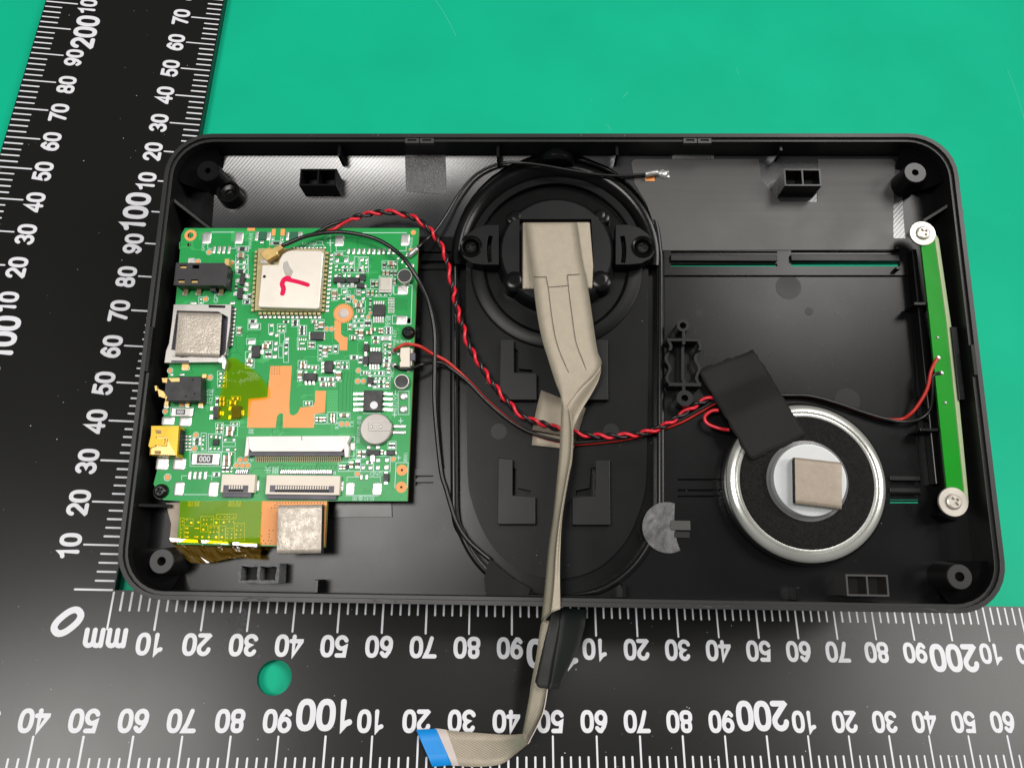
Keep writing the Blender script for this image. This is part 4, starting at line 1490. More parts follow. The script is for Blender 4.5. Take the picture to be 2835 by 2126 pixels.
silkline('F', [(660, 1435), (712, 1412), (712, 1450), (660, 1435)])
silkline('G', [(1160, 270), (1520, 270)], .16)
silkline('H', [(1535, 285), (2040, 285)], .16)

# copper areas left bare, with their vias
big = [(749, 1013), (808, 1013), (801, 1120), (802, 1145), (808, 1150), (816, 1149), (824, 1143), (832, 1128), (858, 1126), (868, 1122), (872, 1112), (873, 1082), (903, 1082), (899, 1142), (872, 1146), (869, 1184), (783, 1184), (784, 1145), (775, 1144), (767, 1152), (763, 1184), (684, 1184), (688, 1104), (740, 1099)]
b = MB()
b.prism([dl(big, ZB)], ZB, ZB + .03)
b.build("copper_area", 'copper', pcb)
tail = [(926, 888), (944, 896), (944, 924), (948, 929), (954, 933), (963, 934), (961, 970), (940, 970), (939, 950), (926, 937)]
p = TB('D', 835, 375)
b = MB()
rr = (TB('D', 990, 375) - p).x
b.prism([circ(p.x, p.y, rr, 40), circ(p.x, p.y, rr * .52, 32)], ZB, ZB + .035)
b.prism([dl([(926, 888), (945, 888)] + tail[1:], ZB)], ZB, ZB + .03)
b.build("copper_ring", 'copper', pcb)
b = MB()
b.lathe(p.x, p.y, [(rr * .52, ZB + .03), (rr * .44, ZB + .18), (rr * .2, ZB + .26)], 28, 0, cap=True)
b.build("ring_core", 'pale', pcb)
b = MB()
b.prism([dl([(725, 1387), (905, 1387), (898, 1512), (720, 1508)], ZB)], ZB, ZB + .03)
b.build("copper_area", 'copper', pcb)
for q in ((TB('A', 705, 288), 1.45, .75, 'copper'), (D(*T('B', 1905, 244), ZB), .62, 0.0, 'copper')):
    b = MB()
    lp = [circ(q[0].x, q[0].y, q[1], 28)]
    if q[2]:
        lp.append(circ(q[0].x, q[0].y, q[2], 20))
    b.prism(lp, ZB, ZB + .03)
    b.build("mounting_ring", q[3], pcb)
for (x, y) in ((1730, 1388), (1720, 1650)):
    q = TB('F', x, y)
    b = MB()
    b.prism([circ(q.x, q.y, 1.22, 28), circ(q.x, q.y, .28, 12)], ZB, ZB + .035)
    b.build("wire_hole", 'copper', pcb)
    b = MB()
    b.prism([circ(q.x, q.y, .27, 12)], ZB, ZB + .01)
    b.build("hole_bottom", 'hole', pcb)
for (t, x0, y0, x1, y1) in (('A', 1950, 190, 2006, 292), ('A', 2085, 190, 2148, 292), ('A', 1575, 175, 1690, 218), ('B', 1835, 488, 1922, 522)):
    cx, cy, sx, sy = rect(t, x0, y0, x1, y1, ZB)
    b = MB()
    b.box(cx - sx / 2, cy - sy / 2, ZB, cx + sx / 2, cy + sy / 2, ZB + .03)
    b.build("copper_pad", 'copper', pcb)

# vias and tracks (too many to count)
vb = MB()


def via(px, py, r=.11, z=ZB + .02):
    p = D(px, py, z)
    vb.v += [(x, y, z) for x, y in circ(p.x, p.y, r, 6)]
    k = len(vb.v)
    vb.face(tuple(range(k - 6, k)))


for i in range(17):
    via(767 + i * 8.0, 1391.5, .14, ZB + .036)
for x, y in ((761, 1398), (767, 1398), (777, 1398), (752, 1405), (760, 1405), (767, 1405), (746, 1468), (756, 1468), (745, 1478), (724, 1483), (745, 1486), (723, 1504), (735, 1504), (748, 1504), (730, 1496), (743, 1496), (752, 1496), (724, 1420), (722, 1430)):
    via(x, y, .14, ZB + .036)
for i in range(4):
    for j in range(4):
        via(753 + i * 7, 1015 + j * 6.5, .12, ZB + .036)
for a in range(0, 360, 15):
    q = p + Vector((rr * .93 * math.cos(math.radians(a)), rr * .93 * math.sin(math.radians(a)), 0))
    vb.v += [(x, y, ZB + .04) for x, y in circ(q.x, q.y, .12, 6)]
    k = len(vb.v)
    vb.face(tuple(range(k - 6, k)))
for i in range(330):
    via(random.uniform(520, 1130), random.choice((random.uniform(640, 1380), random.uniform(900, 1000), random.uniform(1350, 1383))), random.choice((.07, .08, .1)), ZB + .026 + .00001 * i)
for i in range(40):
    via(905 + (i % 5) * 7 + (i // 5 % 2) * 3, 1078 + (i // 5) * 8, .08, ZB + .024)
vb.build("via_holes", 'via', pcb, kind="stuff")
tb = MB()
gb = MB()


def track(px, py, steps, n, pitch, target, wd, z):
    """a bundle of n parallel tracks running in 45-degree steps"""
    for i in range(n):
        pts = []
        x, y = px, py + i * pitch
        if abs(steps[0][1]) > abs(steps[0][0]):
            x, y = px + i * pitch, py
        pts.append((x, y))
        for dx, dy in steps:
            x, y = x + dx, y + dy
            pts.append((x, y))
        ribbon(target, [tuple(D(u, v, ZB)[:2]) for u, v in pts], wd, z + .0006 * i, ramp=.0003)


for i in range(85):
    x, y = random.uniform(500, 1090), random.uniform(645, 1340)
    s = []
    hor = random.random() < .5
    for k in range(random.randint(2, 4)):
        l = random.uniform(10, 42) * random.choice((-1, 1))
        s.append((l, 0) if hor else (0, l))
        d = random.uniform(4, 10)
        s.append((math.copysign(d, l), d) if hor else (d, math.copysign(d, l)))
        hor = not hor
    xe = min(1110, max(495, x))
    if all(495 < x + sum(q[0] for q in s[:j]) < 1125 and 640 < y + sum(q[1] for q in s[:j]) < 1375 for j in range(len(s) + 1)):
        if random.random() < .45:
            track(x, y, s, random.randint(1, 3), 4.2, tb, .20, ZB + .006 + .00008 * i)
        else:
            track(x, y, s, 1, 5, gb, .085, ZB + .014 + .00008 * i)
for x0 in (936, 948, 958, 968, 975):
    ribbon(gb, [tuple(D(*q, ZB)[:2]) for q in ((x0 + 6, 1030), (x0 + 2, 1060), (x0, 1136))], .085, ZB + .021, ramp=.0005)
for i in range(7):
    y = 828 + i * 4.6
    ribbon(gb, [tuple(D(*q, ZB)[:2]) for q in ((1093, y), (1120, y + .5), (1128, y + 3))], .09, ZB + .0215, ramp=.0005)
for i in range(18):
    x = 740 + i * 11
    ribbon(gb, [tuple(D(*q, ZB)[:2]) for q in ((x, 1300), (x + 2, 1292), (x + 7, 1286), (x + 12, 1290))], .085, ZB + .022 + .0001 * i, ramp=.0003)
# wider copper pours seen through the mask
for q in ([(640, 640), (720, 640), (720, 668), (640, 668)], [(955, 690), (1015, 690), (1015, 755), (1000, 765), (955, 765)], [(700, 960), (740, 960), (745, 1000), (720, 1005), (700, 990)],
          [(905, 1080), (938, 1080), (936, 1140), (905, 1140)], [(600, 880), (650, 880), (650, 930), (600, 930)], [(980, 1235), (990, 1235), (990, 1275), (960, 1275)]):
    tb.prism([dl(q, ZB)], ZB, ZB + .004, bottom=False)
tb.build("copper_tracks", 'trace', pcb, kind="stuff")
gb.build("track_gaps", 'gap', pcb, kind="stuff")
silk.build("legend_lines", 'silk', pcb, kind="stuff")


def legend(body, px, py, size, rot, parent=None, z=SZ + .02, m='silk'):
    me = text_mesh(body, size)
    me.materials.append(M[m])
    p = D(px, py, z)
    base = BASE[pcb.name]
    o = bpy.data.objects.new("legend_text", me)
    COL.objects.link(o)
    o.parent = pcb
    o.location = (p - Vector(base)) * K
    o.rotation_euler = (0, 0, rot)
    return o


legend("WIFI天线", 694, 668, 1.05, PI / 2)
legend("GPS", 563, 686, 1.0, PI / 2)
legend("GPS", 599, 825, 1.5, PI / 2)
legend("FM天线", 1139, 674, .95, PI / 2)
legend("喇叭V1", 855, 675, 1.1, PI)
legend("按键", 1075, 890, 1.5, PI / 2)
legend("PWR KEY", 1093, 938, 1.05, PI / 2)
legend("电池4.2V", 1116, 947, .95, 0)
legend("MIC", 1087, 1034, 1.0, PI / 2)
legend("尾灯/V2", 1094, 1116, 1.3, PI / 2)
legend("SENSOR-后备", 994, 1188, 1.05, PI / 2)
legend("后拉", 581, 1098, 1.9, PI / 2)
legend("屏", 697, 1194, 1.4, PI / 2)
legend("摄头", 752, 1300, 1.7, PI)
legend("RX", 934, 1177, 1.4, PI / 2)
legend("TX", 975, 1174, 1.3, PI / 2)
legend("GND", 1042, 1311, 1.3, PI)
legend("喇叭", 1124, 1266, 1.1, PI / 2)
legend("后拉备用", 1006, 1378, 1.25, PI)
legend("触摸", 536, 1393, 1.4, PI)
legend("按键", 650, 1393, 1.5, PI)
legend("IC1", 968, 810, .9, PI / 2)
legend("IC2", 985, 808, .9, PI / 2)

# ================================================================== LARGE PARTS ON THE BOARD


def pxbox(x0, y0, x1, y1, z0, z1, mb=None, m=0, inset=0.0):
    """upright box whose top face covers a pixel rectangle"""
    mb = mb or MB()
    a, c = D(x0, (y0 + y1) / 2, z1), D(x1, (y0 + y1) / 2, z1)
    t, bo_ = D((x0 + x1) / 2, y0, z1), D((x0 + x1) / 2, y1, z1)
    return mb.box(a.x + inset, bo_.y + inset, z0, c.x - inset, t.y - inset, z1, m)


def pxpoly(pts, z0, z1, mb=None, m=0, holes=()):
    mb = mb or MB()
    return mb.prism([dl(pts, z1)] + [dl(h, z1) for h in holes], z0, z1, m)


# wireless module
mz = ZB + .75
o = pxpoly([(715, 688), (899, 690), (889, 863), (705, 860)], ZB + .02, mz).build("module_board", 'palegold', pcb)
can = [(724, 733), (769, 732), (773, 718), (781, 704), (795, 695), (806, 692), (890, 693), (896, 700), (884, 850), (879, 856), (716, 851), (713, 845)]
zt = ZB + 2.6
o = pxpoly(can, mz, zt).build("shield_can", 'tinb', pcb, bevel=.25)
q = D(732, 766, zt)
b = MB()
b.prism([circ(q.x, q.y, .38, 16)], zt - .05, zt + .01)
b.build("can_hole", 'hole', o)
b = MB()
for path, wd in (([(782, 813), (785, 800), (781, 786), (787, 774), (795, 770), (800, 771)], .85), ([(788, 773), (805, 776), (830, 782), (852, 789)], .75)):
    ribbon(b, smooth_path([(*tuple(D(*p_, zt)[:2]), 0) for p_ in path], .4), wd * 1.35, zt + .012 + .004 * (wd < .8), ramp=.003)
b.build("marker_stroke", 'marker', o)
pxpoly([(784, 728), (795, 722), (803, 740), (812, 752), (806, 766), (796, 772), (788, 758), (783, 742)], zt, zt + .008).build("glue_smear", 'smear', o)
# rolled foot of the can
pxpoly([(711, 854), (882, 858), (881, 863), (710, 859)], mz, mz + .25).build("can_foot", 'palegold', pcb)
pxpoly([(897, 704), (901, 704), (890, 856), (886, 856)], mz, mz + .25).build("can_foot", 'palegold', pcb)
for i in range(14):
    t = i / 13
    for (ax, ay, bx, by, w_, h_, mm) in ((906, 703, 894, 860, 9, 9, 'palegold'), (917, 706, 905, 860, 10, 9, 'solder')):
        x, y = ax + (bx - ax) * t, ay + (by - ay) * t
        cx, cy, sx, sy = D(x, y, ZB + .3).x, D(x, y, ZB + .3).y, w_ * .087, h_ * .087
        if mm == 'solder':
            put("solder_pad", PADM, pcb, cx, cy, ZB + .03, sx, sy, .3)
        else:
            put("module_contact", proto_box("module_contact", ['palegold'], [(-.5, -.5, 0, .5, .5, 1, 0)]), pcb, cx, cy, ZB + .05, sx, sy * .8, .78)
for i in range(14):
    t = i / 13
    x = 722 + (884 - 722) * t
    q = D(x, 869 + t * 1, ZB + .3)
    put("module_contact", proto_box("module_contact", ['palegold'], [(-.5, -.5, 0, .5, .5, 1, 0)]), pcb, q.x, q.y, ZB + .05, .72, .55, .72)
    q = D(x, 877.5 + t * .5, ZB + .3)
    put("solder_pad", PADM, pcb, q.x, q.y, ZB + .03, .8, .8, .35)
    q = D(711 - 10 * t, 700 + 160 * t, ZB + .3)
    put("module_contact", proto_box("module_contact", ['palegold'], [(-.5, -.5, 0, .5, .5, 1, 0)]), pcb, q.x, q.y, ZB + .05, .55, .7, .8)
for i in range(9):
    q = D(812 + i * 10.8, 687, ZB + .3)
    put("solder_pad", PADM, pcb, q.x, q.y, ZB + .03, .8, .6, .5)
# antenna socket base on the module
pxpoly([(722, 720), (764, 722), (763, 730), (722, 729)], mz, mz + .25).build("socket_base", 'solder', pcb)

# upper audio socket
zt = ZB + 3.6
js = thing  # (sockets are soldered down: parts of the board)
o = pxpoly([(490, 729), (622, 729), (631, 738), (625, 795), (618, 790), (485, 790)], ZB + .1, zt,
           holes=([(498, 734), (517, 734), (516, 744), (497, 744)], [(533, 734), (552, 734), (551, 744), (532, 744)], [(493, 774), (512, 774), (511, 783), (492, 783)], [(529, 774), (548, 774), (547, 783), (528, 783)])).build("audio_socket", 'epoxy', pcb, bevel=.12)
for x0, y0 in ((499, 738), (494, 778), (531, 778)):
    pxbox(x0, y0, x0 + 17, y0 + 5, zt - 1.0, zt - .35).build("contact", 'gold', o)
pxbox(484, 728, 620, 790, ZB + .1, ZB + .9).build("socket_floor", 'epoxy', o)
for x in (513, 549, 611):
    a, c, e2 = D(x + 4, 792, ZB + 1.4), D(x + 2, 806, ZB + .7), D(x + 1, 817, ZB + .15)
    b = MB()
    b.strip([(v.x - .5, v.y, v.z) for v in (a, c, e2)], [(v.x + .5, v.y, v.z) for v in (a, c, e2)], .2, sub=1)
    b.build("contact_leg", 'palegold', o)
    q = D(x, 813, ZB)
    put("solder_pad", PADM, pcb, q.x, q.y, ZB + .03, 1.45, 1.1, .3)
pxbox(582, 790, 597, 806, ZB + .1, ZB + 1.8).build("locating_peg", 'epoxy', o)
pxbox(622, 717, 634, 735, ZB + .1, ZB + 2.2).build("contact_leg", 'gold', o)
pxbox(521, 715, 540, 730, ZB + .1, ZB + .3).build("solder_foot", 'solder', pcb)

# lower audio socket
zt = ZB + 3.4
o = pxpoly([(458, 1047), (498, 1042), (556, 1042), (556, 1110), (462, 1110), (455, 1085)], ZB + .1, zt).build("audio_socket", 'epoxy', pcb, bevel=.12)
for pts in ([(466, 1047), (497, 1046), (497, 1056), (475, 1057)], [(448, 1047), (464, 1046), (462, 1060), (450, 1058)], [(428, 1068), (434, 1068), (436, 1080), (430, 1082)], [(436, 1076), (452, 1083), (461, 1097), (455, 1102), (440, 1097)], [(459, 1110), (463, 1098), (456, 1094)]):
    pxpoly(pts, zt - .6, zt + .15).build("contact", 'gold', o)
for x0, y0, x1, y1 in ((513, 1110, 524, 1124), (551, 1094, 563, 1124), (456, 1110, 466, 1124), (560, 1036, 571, 1046)):
    pxbox(x0, y0, x1, y1, ZB + .1, ZB + .8).build("contact_leg", 'gold', o)
for x, y in ((534, 1051), (539, 1090), (515, 1097)):
    q = D(x, y, zt)
    b = MB()
    b.prism([circ(q.x, q.y, .25, 10)], zt - .02, zt + .01)
    b.build("moulding_dimple", 'hole', o)

# memory card slot
zt = ZB + 1.7
fr = [(481, 843), (640, 843), (636, 905), (626, 972), (611, 1002), (455, 1004), (460, 970), (468, 950), (476, 890)]
win = [(488, 860), (602, 862), (618, 872), (632, 878), (622, 985), (607, 985), (607, 986), (474, 968)]
o = pxpoly(fr, ZB + .2, zt, holes=([(489, 860), (604, 863), (631, 878), (624, 980), (609, 986), (474, 968)],)).build("card_slot", 'tin', pcb, bevel=.1)
pxpoly([(486, 858), (634, 870), (626, 990), (470, 972)], ZB + .15, ZB + .7).build("slot_bed", 'latch', o)
pxpoly([(577, 844), (624, 846), (623, 853), (578, 852)], zt, zt + .02).build("spring_gap", 'hole', o)
pxpoly([(475, 986), (494, 985), (524, 989), (505, 990)], zt, zt + .02).build("spring_gap", 'hole', o)
pxpoly([(474, 998), (523, 998), (523, 1003), (474, 1003)], zt, zt + .02).build("spring_gap", 'latch', o)
pxpoly([(605, 989), (622, 988), (627, 1003), (622, 1022), (616, 1020), (615, 1004), (606, 1004)], ZB + .4, zt + .1).build("solder_tab", 'solder', o)
pxpoly([(505, 1004), (523, 1004), (521, 1024), (502, 1022)], ZB + .05, ZB + .35).build("solder_tab", 'gold', o)
for i in range(10):
    x, y = 648 - i * 1.1, 857 + i * 10.7
    q = D(x, y, ZB + .4)
    put("slot_contact", proto_box("slot_contact", ['solder'], [(-.5, -.5, 0, .5, .5, 1, 0)]), pcb, q.x, q.y, ZB + .05, 1.1, .5, .4)
pxpoly([(640, 846), (645, 848), (636, 960), (630, 960)], ZB + .1, ZB + 1.2).build("slot_rail", 'epoxy', o)
# mini power socket under yellow tape
zt = ZB + 3.2
usb = [(419, 1179), (495, 1179), (489, 1264), (414, 1260), (416, 1240), (411, 1234), (418, 1205)]
o = pxpoly(usb, ZB + .1, zt, holes=([(430, 1209), (462, 1209), (462, 1213), (432, 1213)], [(430, 1231), (460, 1231), (460, 1235), (430, 1235)], [(456, 1213), (462, 1213), (460, 1231), (455, 1231)],
                                    [(430, 1190), (446, 1190), (446, 1193), (430, 1193)], [(426, 1247), (442, 1247), (442, 1250), (426, 1250)])).build("power_socket", 'yellow', pcb, bevel=.15)
pxpoly([(421, 1183), (492, 1183), (488, 1260), (417, 1258)], ZB + .1, zt - .35).build("socket_inside", 'gold', o)
pxpoly([(495, 1187), (502, 1189), (497, 1256), (491, 1256)], ZB + .1, ZB + 2.3).build("socket_back", 'epoxy', o)
for x, y in ((432, 1196), (428, 1252)):
    pxbox(x, y - 4, x + 14, y + 4, zt - .2, zt + .03).build("latch_tongue", 'fr4b', o)

# flat cable connectors


def fpc_rear(name, x0, y0, x1, y1, lx0, lx1, ly0, ly1, n, pins, pin_y):
    h = 1.5
    o = pxbox(x0, y0, x1, y1, ZB + .05, ZB + h).build(name, 'cream', pcb, bevel=.1)
    # actuator bar with its row of teeth, in a recess
    pxbox(lx0, ly0, lx1, ly1, ZB + h - .3, ZB + h + .03).build("latch_recess", 'latch', o)
    for s in range(n):
        xx = lx0 + 14 + (lx1 - lx0 - 28) * (s + .5) / n
        wv = (lx1 - lx0 - 28) / n * .26
        pxbox(xx - wv, ly0 + 1, xx + wv, ly0 + (ly1 - ly0) * .55, ZB + h - .2, ZB + h + .16).build("tooth", 'cream', o)
        pxbox(xx - wv * 1.5, ly0 + (ly1 - ly0) * .62, xx + wv * 1.5, ly1 - 1, ZB + h - .2, ZB + h + .10).build("tooth_gap", 'hole', o)
    pxbox(x0 + 3, y1 + .2, x1 - 9, y1 + 13, ZB + .1, ZB + 1.0).build("latch_bar", 'latch', o, bevel=.1)
    pxbox(pin_y[0] - 5, pin_y[2] - 6, pin_y[1] + 5, pin_y[2] + 8, ZB + .03, ZB + .06).build("pin_gap_shade", 'latch', o)  # dark strip added, its colour gives the shade between the pins
    for i in range(pins):
        xx = pin_y[0] + (pin_y[1] - pin_y[0]) * i / (pins - 1)
        q = D(xx, pin_y[2], ZB + .2)
        l = put("lead", LEAD, o, q.x, q.y, ZB + .03, .2, .75, .4)
    return o


fpc_rear("flat_cable_connector", 612, 1313, 705, 1363, 618, 687, 1343, 1362, 6, 6, (655, 684, 1305))
fpc_rear("flat_cable_connector", 736, 1316, 940, 1369, 747, 925, 1344, 1363, 22, 28, (779, 917, 1306))
h = 1.9
o = pxpoly([(682, 1208), (968, 1206), (968, 1214), (961, 1226), (966, 1240), (964, 1266), (954, 1266), (952, 1240), (700, 1250), (690, 1240), (686, 1262), (676, 1264), (678, 1245)], ZB + .05, ZB + h).build("flat_cable_connector", 'white', pcb, bevel=.12)
pxpoly([(686, 1209), (956, 1207), (955, 1238), (948, 1246), (944, 1250), (697, 1250), (690, 1243)], ZB + h - .2, ZB + h + .25).build("latch_plate", 'white', o, bevel=.12)
pxpoly([(690, 1250.5), (952, 1250.5), (952, 1261), (687, 1261)], ZB + .1, ZB + h - .5).build("latch_recess", 'latch', o)
pxpoly([(834, 1207.5), (836, 1207.5), (837, 1219), (835, 1219)], ZB + h, ZB + h + .255).build("moulding_mark", 'latch', o)
for i in range(41):
    x = 708 + i * 5.83
    a, c, e2 = D(x, 1262, ZB + .9), D(x + 2, 1269, ZB + .55), D(x + 1, 1279, ZB + .1)
    b = MB()
    b.strip([(v.x - .13, v.y, v.z) for v in (a, c, e2)], [(v.x + .13, v.y, v.z) for v in (a, c, e2)], .1, sub=1)
    b.build("lead", 'fpclead', o)

# buffer battery (coin cell)
q = D(1040, 1187, ZB + 1.6)
rx = (D(1084, 1187, ZB + 1.6).x - q.x)
b = MB()
b.lathe(q.x, q.y, [(rx, ZB + .3), (rx * 1.0, ZB + 1.3), (rx * .97, ZB + 1.55), (rx * .92, ZB + 1.62)], 44, 0, cap=True)
o = b.build("buffer_cell", 'cell', pcb)
pxpoly([(1019, 1170), (1076, 1169), (1085, 1172), (1082, 1192), (1021, 1193)], ZB + 1.6, ZB + 1.78).build("welded_tab", 'cell', o, bevel=.06)
for x in (1029, 1055):
    s = D(x, 1181, ZB + 1.78)
    b = MB()
    b.lathe(s.x, s.y, [(.38, ZB + 1.78), (.3, ZB + 1.85), (.15, ZB + 1.79)], 14, 0, cap=True)
    b.build("weld_spot", 'steel', o)

# round microphones
for x, y in ((1120, 762), (1112, 1054)):
    q = D(x, y + 2, ZB + 1.6)
    r = D(x + 21, y, ZB + 1.6).x - q.x
    b = MB()
    b.lathe(q.x, q.y, [(r, ZB + .2), (r, ZB + 1.4), (r * .96, ZB + 1.6), (r * .86, ZB + 1.6), (r * .85, ZB + 1.5)], 36, 0)
    o = b.build("microphone", 'tin', pcb)
    b = MB()
    b.prism([circ(q.x, q.y, r * .87, 36)], ZB + 1.3, ZB + 1.62)
    b.build("felt_cover", 'epoxy', o)

# crystal
o = pxbox(1051, 768, 1084, 809, ZB + .03, ZB + .9).build("crystal", 'white', pcb, bevel=.08)
pxbox(1053, 769, 1082, 804, ZB + .5, ZB + 1.15).build("crystal_lid", 'steel', o, bevel=.1)
# two green fuses at the top edge
for x0, x1, y0, y1 in ((716, 737, 642, 664), (803, 824, 642, 665)):
    pxbox(x0, y0, x1, y1, ZB + .02, ZB + .3).build("wire_pad", 'teal', pcb)
# small push switch at the right edge
o = pxpoly([(1109, 963), (1134, 961), (1134, 1016), (1107, 1016), (1106, 1004), (1110, 1000), (1107, 985)], ZB + .05, ZB + 2.4).build("push_switch", 'cream', pcb, bevel=.12)
pxbox(1136, 977, 1149, 998, ZB + .3, ZB + 1.6).build("button", 'latch', o, bevel=.1)
pxbox(1134, 966, 1141, 1012, ZB + .05, ZB + 1.2).build("switch_frame", 'tin', o)
for x, y in ((1092, 972), (1092, 1013)):
    q = D(x, y, ZB)
    b = MB()
    b.lathe(q.x, q.y, [(.85, ZB), (.8, ZB + .4), (.55, ZB + .8), (.2, ZB + .95), (.02, ZB + .98)], 18)
    b.build("solder_joint", 'solder', pcb)

# ================================================================== SCREWS, TAPES, PADS ON THE BOARD
pan_screw(1129, 918, ZB + 1.3, 1.55, "black cross-head screw at the board's right edge above the push switch")
pan_screw(441, 1358, ZB + 1.3, 1.6, "black cross-head screw at the board's left bottom corner")


def sheet(name, m, pts, label, cat, zf=None, th=.06, group=None, wav=.0, n=10):
    """tape laid over things: pixel quad (tl, tr, br, bl) with a height for each cell"""
    b = MB()
    tl, tr, br, bl = pts
    L, R_ = [], []
    k = len(b.v)
    for j in range(n + 1):
        for i in range(n + 1):
            u, v = i / n, j / n
            x = (tl[0] * (1 - u) + tr[0] * u) * (1 - v) + (bl[0] * (1 - u) + br[0] * u) * v
            y = (tl[1] * (1 - u) + tr[1] * u) * (1 - v) + (bl[1] * (1 - u) + br[1] * u) * v
            z = zf(u, v) + random.uniform(-wav, wav)
            if min(u, v, 1 - u, 1 - v) < .001:
                x += random.uniform(-3.2, 3.2)
                y += random.uniform(-3.2, 3.2)
            b.v.append(tuple(D(x, y, z)))
    for j in range(n):
        for i in range(n):
            p = k + j * (n + 1) + i
            b.face((p, p + n + 1, p + n + 2, p + 1), 0, True)
    c = D(sum(p[0] for p in pts) / 4, sum(p[1] for p in pts) / 4, zf(.5, .5))
    o = single(b, name, m, label, cat, tuple(c), 'D', group)
    if th:
        s = o.modifiers.new("thickness", 'SOLIDIFY')
        s.thickness = th * K
        s.offset = 1
    return o


b = MB()
kp = [(632, 992), (650, 990), (668, 1003), (690, 1018), (708, 1030), (735, 1062), (743, 1082), (741, 1100), (690, 1106), (684, 1150), (655, 1160), (602, 1161), (607, 1100), (615, 1066), (624, 1020)]
inn = D(675, 1080, ZB + 1.5)
loop = []
for i, p in enumerate(kp):
    q = kp[(i + 1) % len(kp)]
    for k in range(3):
        loop.append((p[0] + (q[0] - p[0]) * k / 3, p[1] + (q[1] - p[1]) * k / 3))
n = len(loop)
rings = 5
for r in range(rings + 1):
    s = 1 - r / (rings + .35)
    for i, (x, y) in enumerate(loop):
        X, Y = 668 + (x - 668) * s, 1075 + (y - 1075) * s
        lift = 1.05 + (.6 * math.exp(-((X - 655) / 34) ** 2 - ((Y - 1022) / 16) ** 2)) + .02 * math.sin(X * .05 + Y * .03) + (.22 * math.exp(-((Y - 1034) / 5) ** 2))
        b.v.append(tuple(D(X, Y, ZB + lift)))
for r in range(rings):
    for i in range(n):
        p, q = r * n + i, r * n + (i + 1) % n
        b.face((p, q, q + n, p + n), 0, True)
b.face(tuple(rings * n + i for i in range(n)), 0, True)
single(b, "amber_tape", 'kapton', "small creased piece of see-through yellow tape over the middle of the board", "tape", tuple(inn))

b = MB()
NX, NY = 16, 10
for j in range(NY + 1):
    v = j / NY
    for i in range(NX + 1):
        u = i / NX
        x = (499 + (726 - 499) * u) * (1 - v) + (491 + (721 - 491) * u) * v
        y = (1386.5 + 0 * u) * (1 - v) + (1503 + 2 * u) * v
        b.v.append(tuple(D(x, y, ZB + .22 + .03 * math.sin(u * 9 + v * 5) + (.15 if j == NY else 0))))
for j in range(NY):
    for i in range(NX):
        p = j * (NX + 1) + i
        b.face((p, p + NX + 1, p + NX + 2, p + 1), 0, True)
# the free end hangs down over the board's edge in crumpled folds
k0 = len(b.v)
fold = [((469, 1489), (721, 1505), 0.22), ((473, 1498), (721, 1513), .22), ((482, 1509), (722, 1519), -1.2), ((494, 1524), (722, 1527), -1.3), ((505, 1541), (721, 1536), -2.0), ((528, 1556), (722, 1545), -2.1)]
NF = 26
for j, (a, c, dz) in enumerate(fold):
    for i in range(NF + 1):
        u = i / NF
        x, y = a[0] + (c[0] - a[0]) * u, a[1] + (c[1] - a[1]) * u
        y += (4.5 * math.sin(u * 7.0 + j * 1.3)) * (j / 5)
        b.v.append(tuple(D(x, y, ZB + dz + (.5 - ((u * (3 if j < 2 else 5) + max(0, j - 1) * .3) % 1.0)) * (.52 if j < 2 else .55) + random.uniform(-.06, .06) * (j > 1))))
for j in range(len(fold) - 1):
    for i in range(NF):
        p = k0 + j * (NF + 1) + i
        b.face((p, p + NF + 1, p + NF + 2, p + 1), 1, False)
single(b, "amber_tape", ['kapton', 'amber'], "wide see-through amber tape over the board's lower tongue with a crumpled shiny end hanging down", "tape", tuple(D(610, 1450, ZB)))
# legs printed under the tape: bare footprint field on the tongue
GP = [('G', x, y) for x, y in ((1130, 680), (1130, 735), (1115, 800), (1112, 855), (1100, 925), (1200, 655), (1265, 700), (1375, 695), (1460, 655), (1508, 655), (1575, 650), (1455, 720), (1500, 720), (1570, 720), (1650, 700), (1710, 610), (1780, 610), (1850, 610), (1915, 620), (1765, 695), (1848, 680), (1912, 688), (1450, 805), (1565, 778), (1620, 776), (1678, 775), (1745, 815),
                               (1560, 845), (1612, 843), (1665, 843), (1435, 920), (1535, 922), (1645, 922), (1735, 922), (1825, 825), (1890, 825), (1822, 880), (1885, 880), (1820, 932), (1882, 932), (1970, 750), (2035, 750), (1965, 812), (2028, 812), (1955, 880), (2020, 880), (1950, 932), (2015, 932))]
sq = MB()
for t, x, y in GP:
    s = random.choice((18, 20, 24))
    if (x, y) in ((1265, 700), (1375, 695), (1765, 695), (1435, 920), (1535, 922), (1645, 922), (1735, 922), (1450, 805), (1650, 700)):
        s = 38
    pads('G', [(x - s / 2, y - s / 2, x + s / 2, y + s / 2)], .08)
pads('G', [(1165, 775, 1225, 795), (1155, 840, 1235, 862), (1155, 905, 1230, 928), (1310, 775, 1390, 795), (1300, 905, 1380, 928)], .08)
s2 = MB()
for bx in ((1100, 630, 1160, 955), (1160, 640, 1300, 750), (1415, 605, 1615, 745), (1415, 745, 1520, 840), (1610, 640, 1700, 740), (1660, 570, 1820, 650), (1820, 570, 1960, 640), (1700, 750, 1800, 965), (1790, 785, 1930, 960), (1930, 712, 2085, 970), (1540, 760, 1690, 960)):
    q = [tuple(TB('G', x, y)[:2]) for x, y in ((bx[0], bx[1]), (bx[2], bx[1]), (bx[2], bx[3]), (bx[0], bx[3]))]
    ribbon(s2, q, .12, SZ + .0004 * (len(s2.v) % 40), closed=True)
s2.build("legend_lines", 'silk', pcb, kind="stuff")

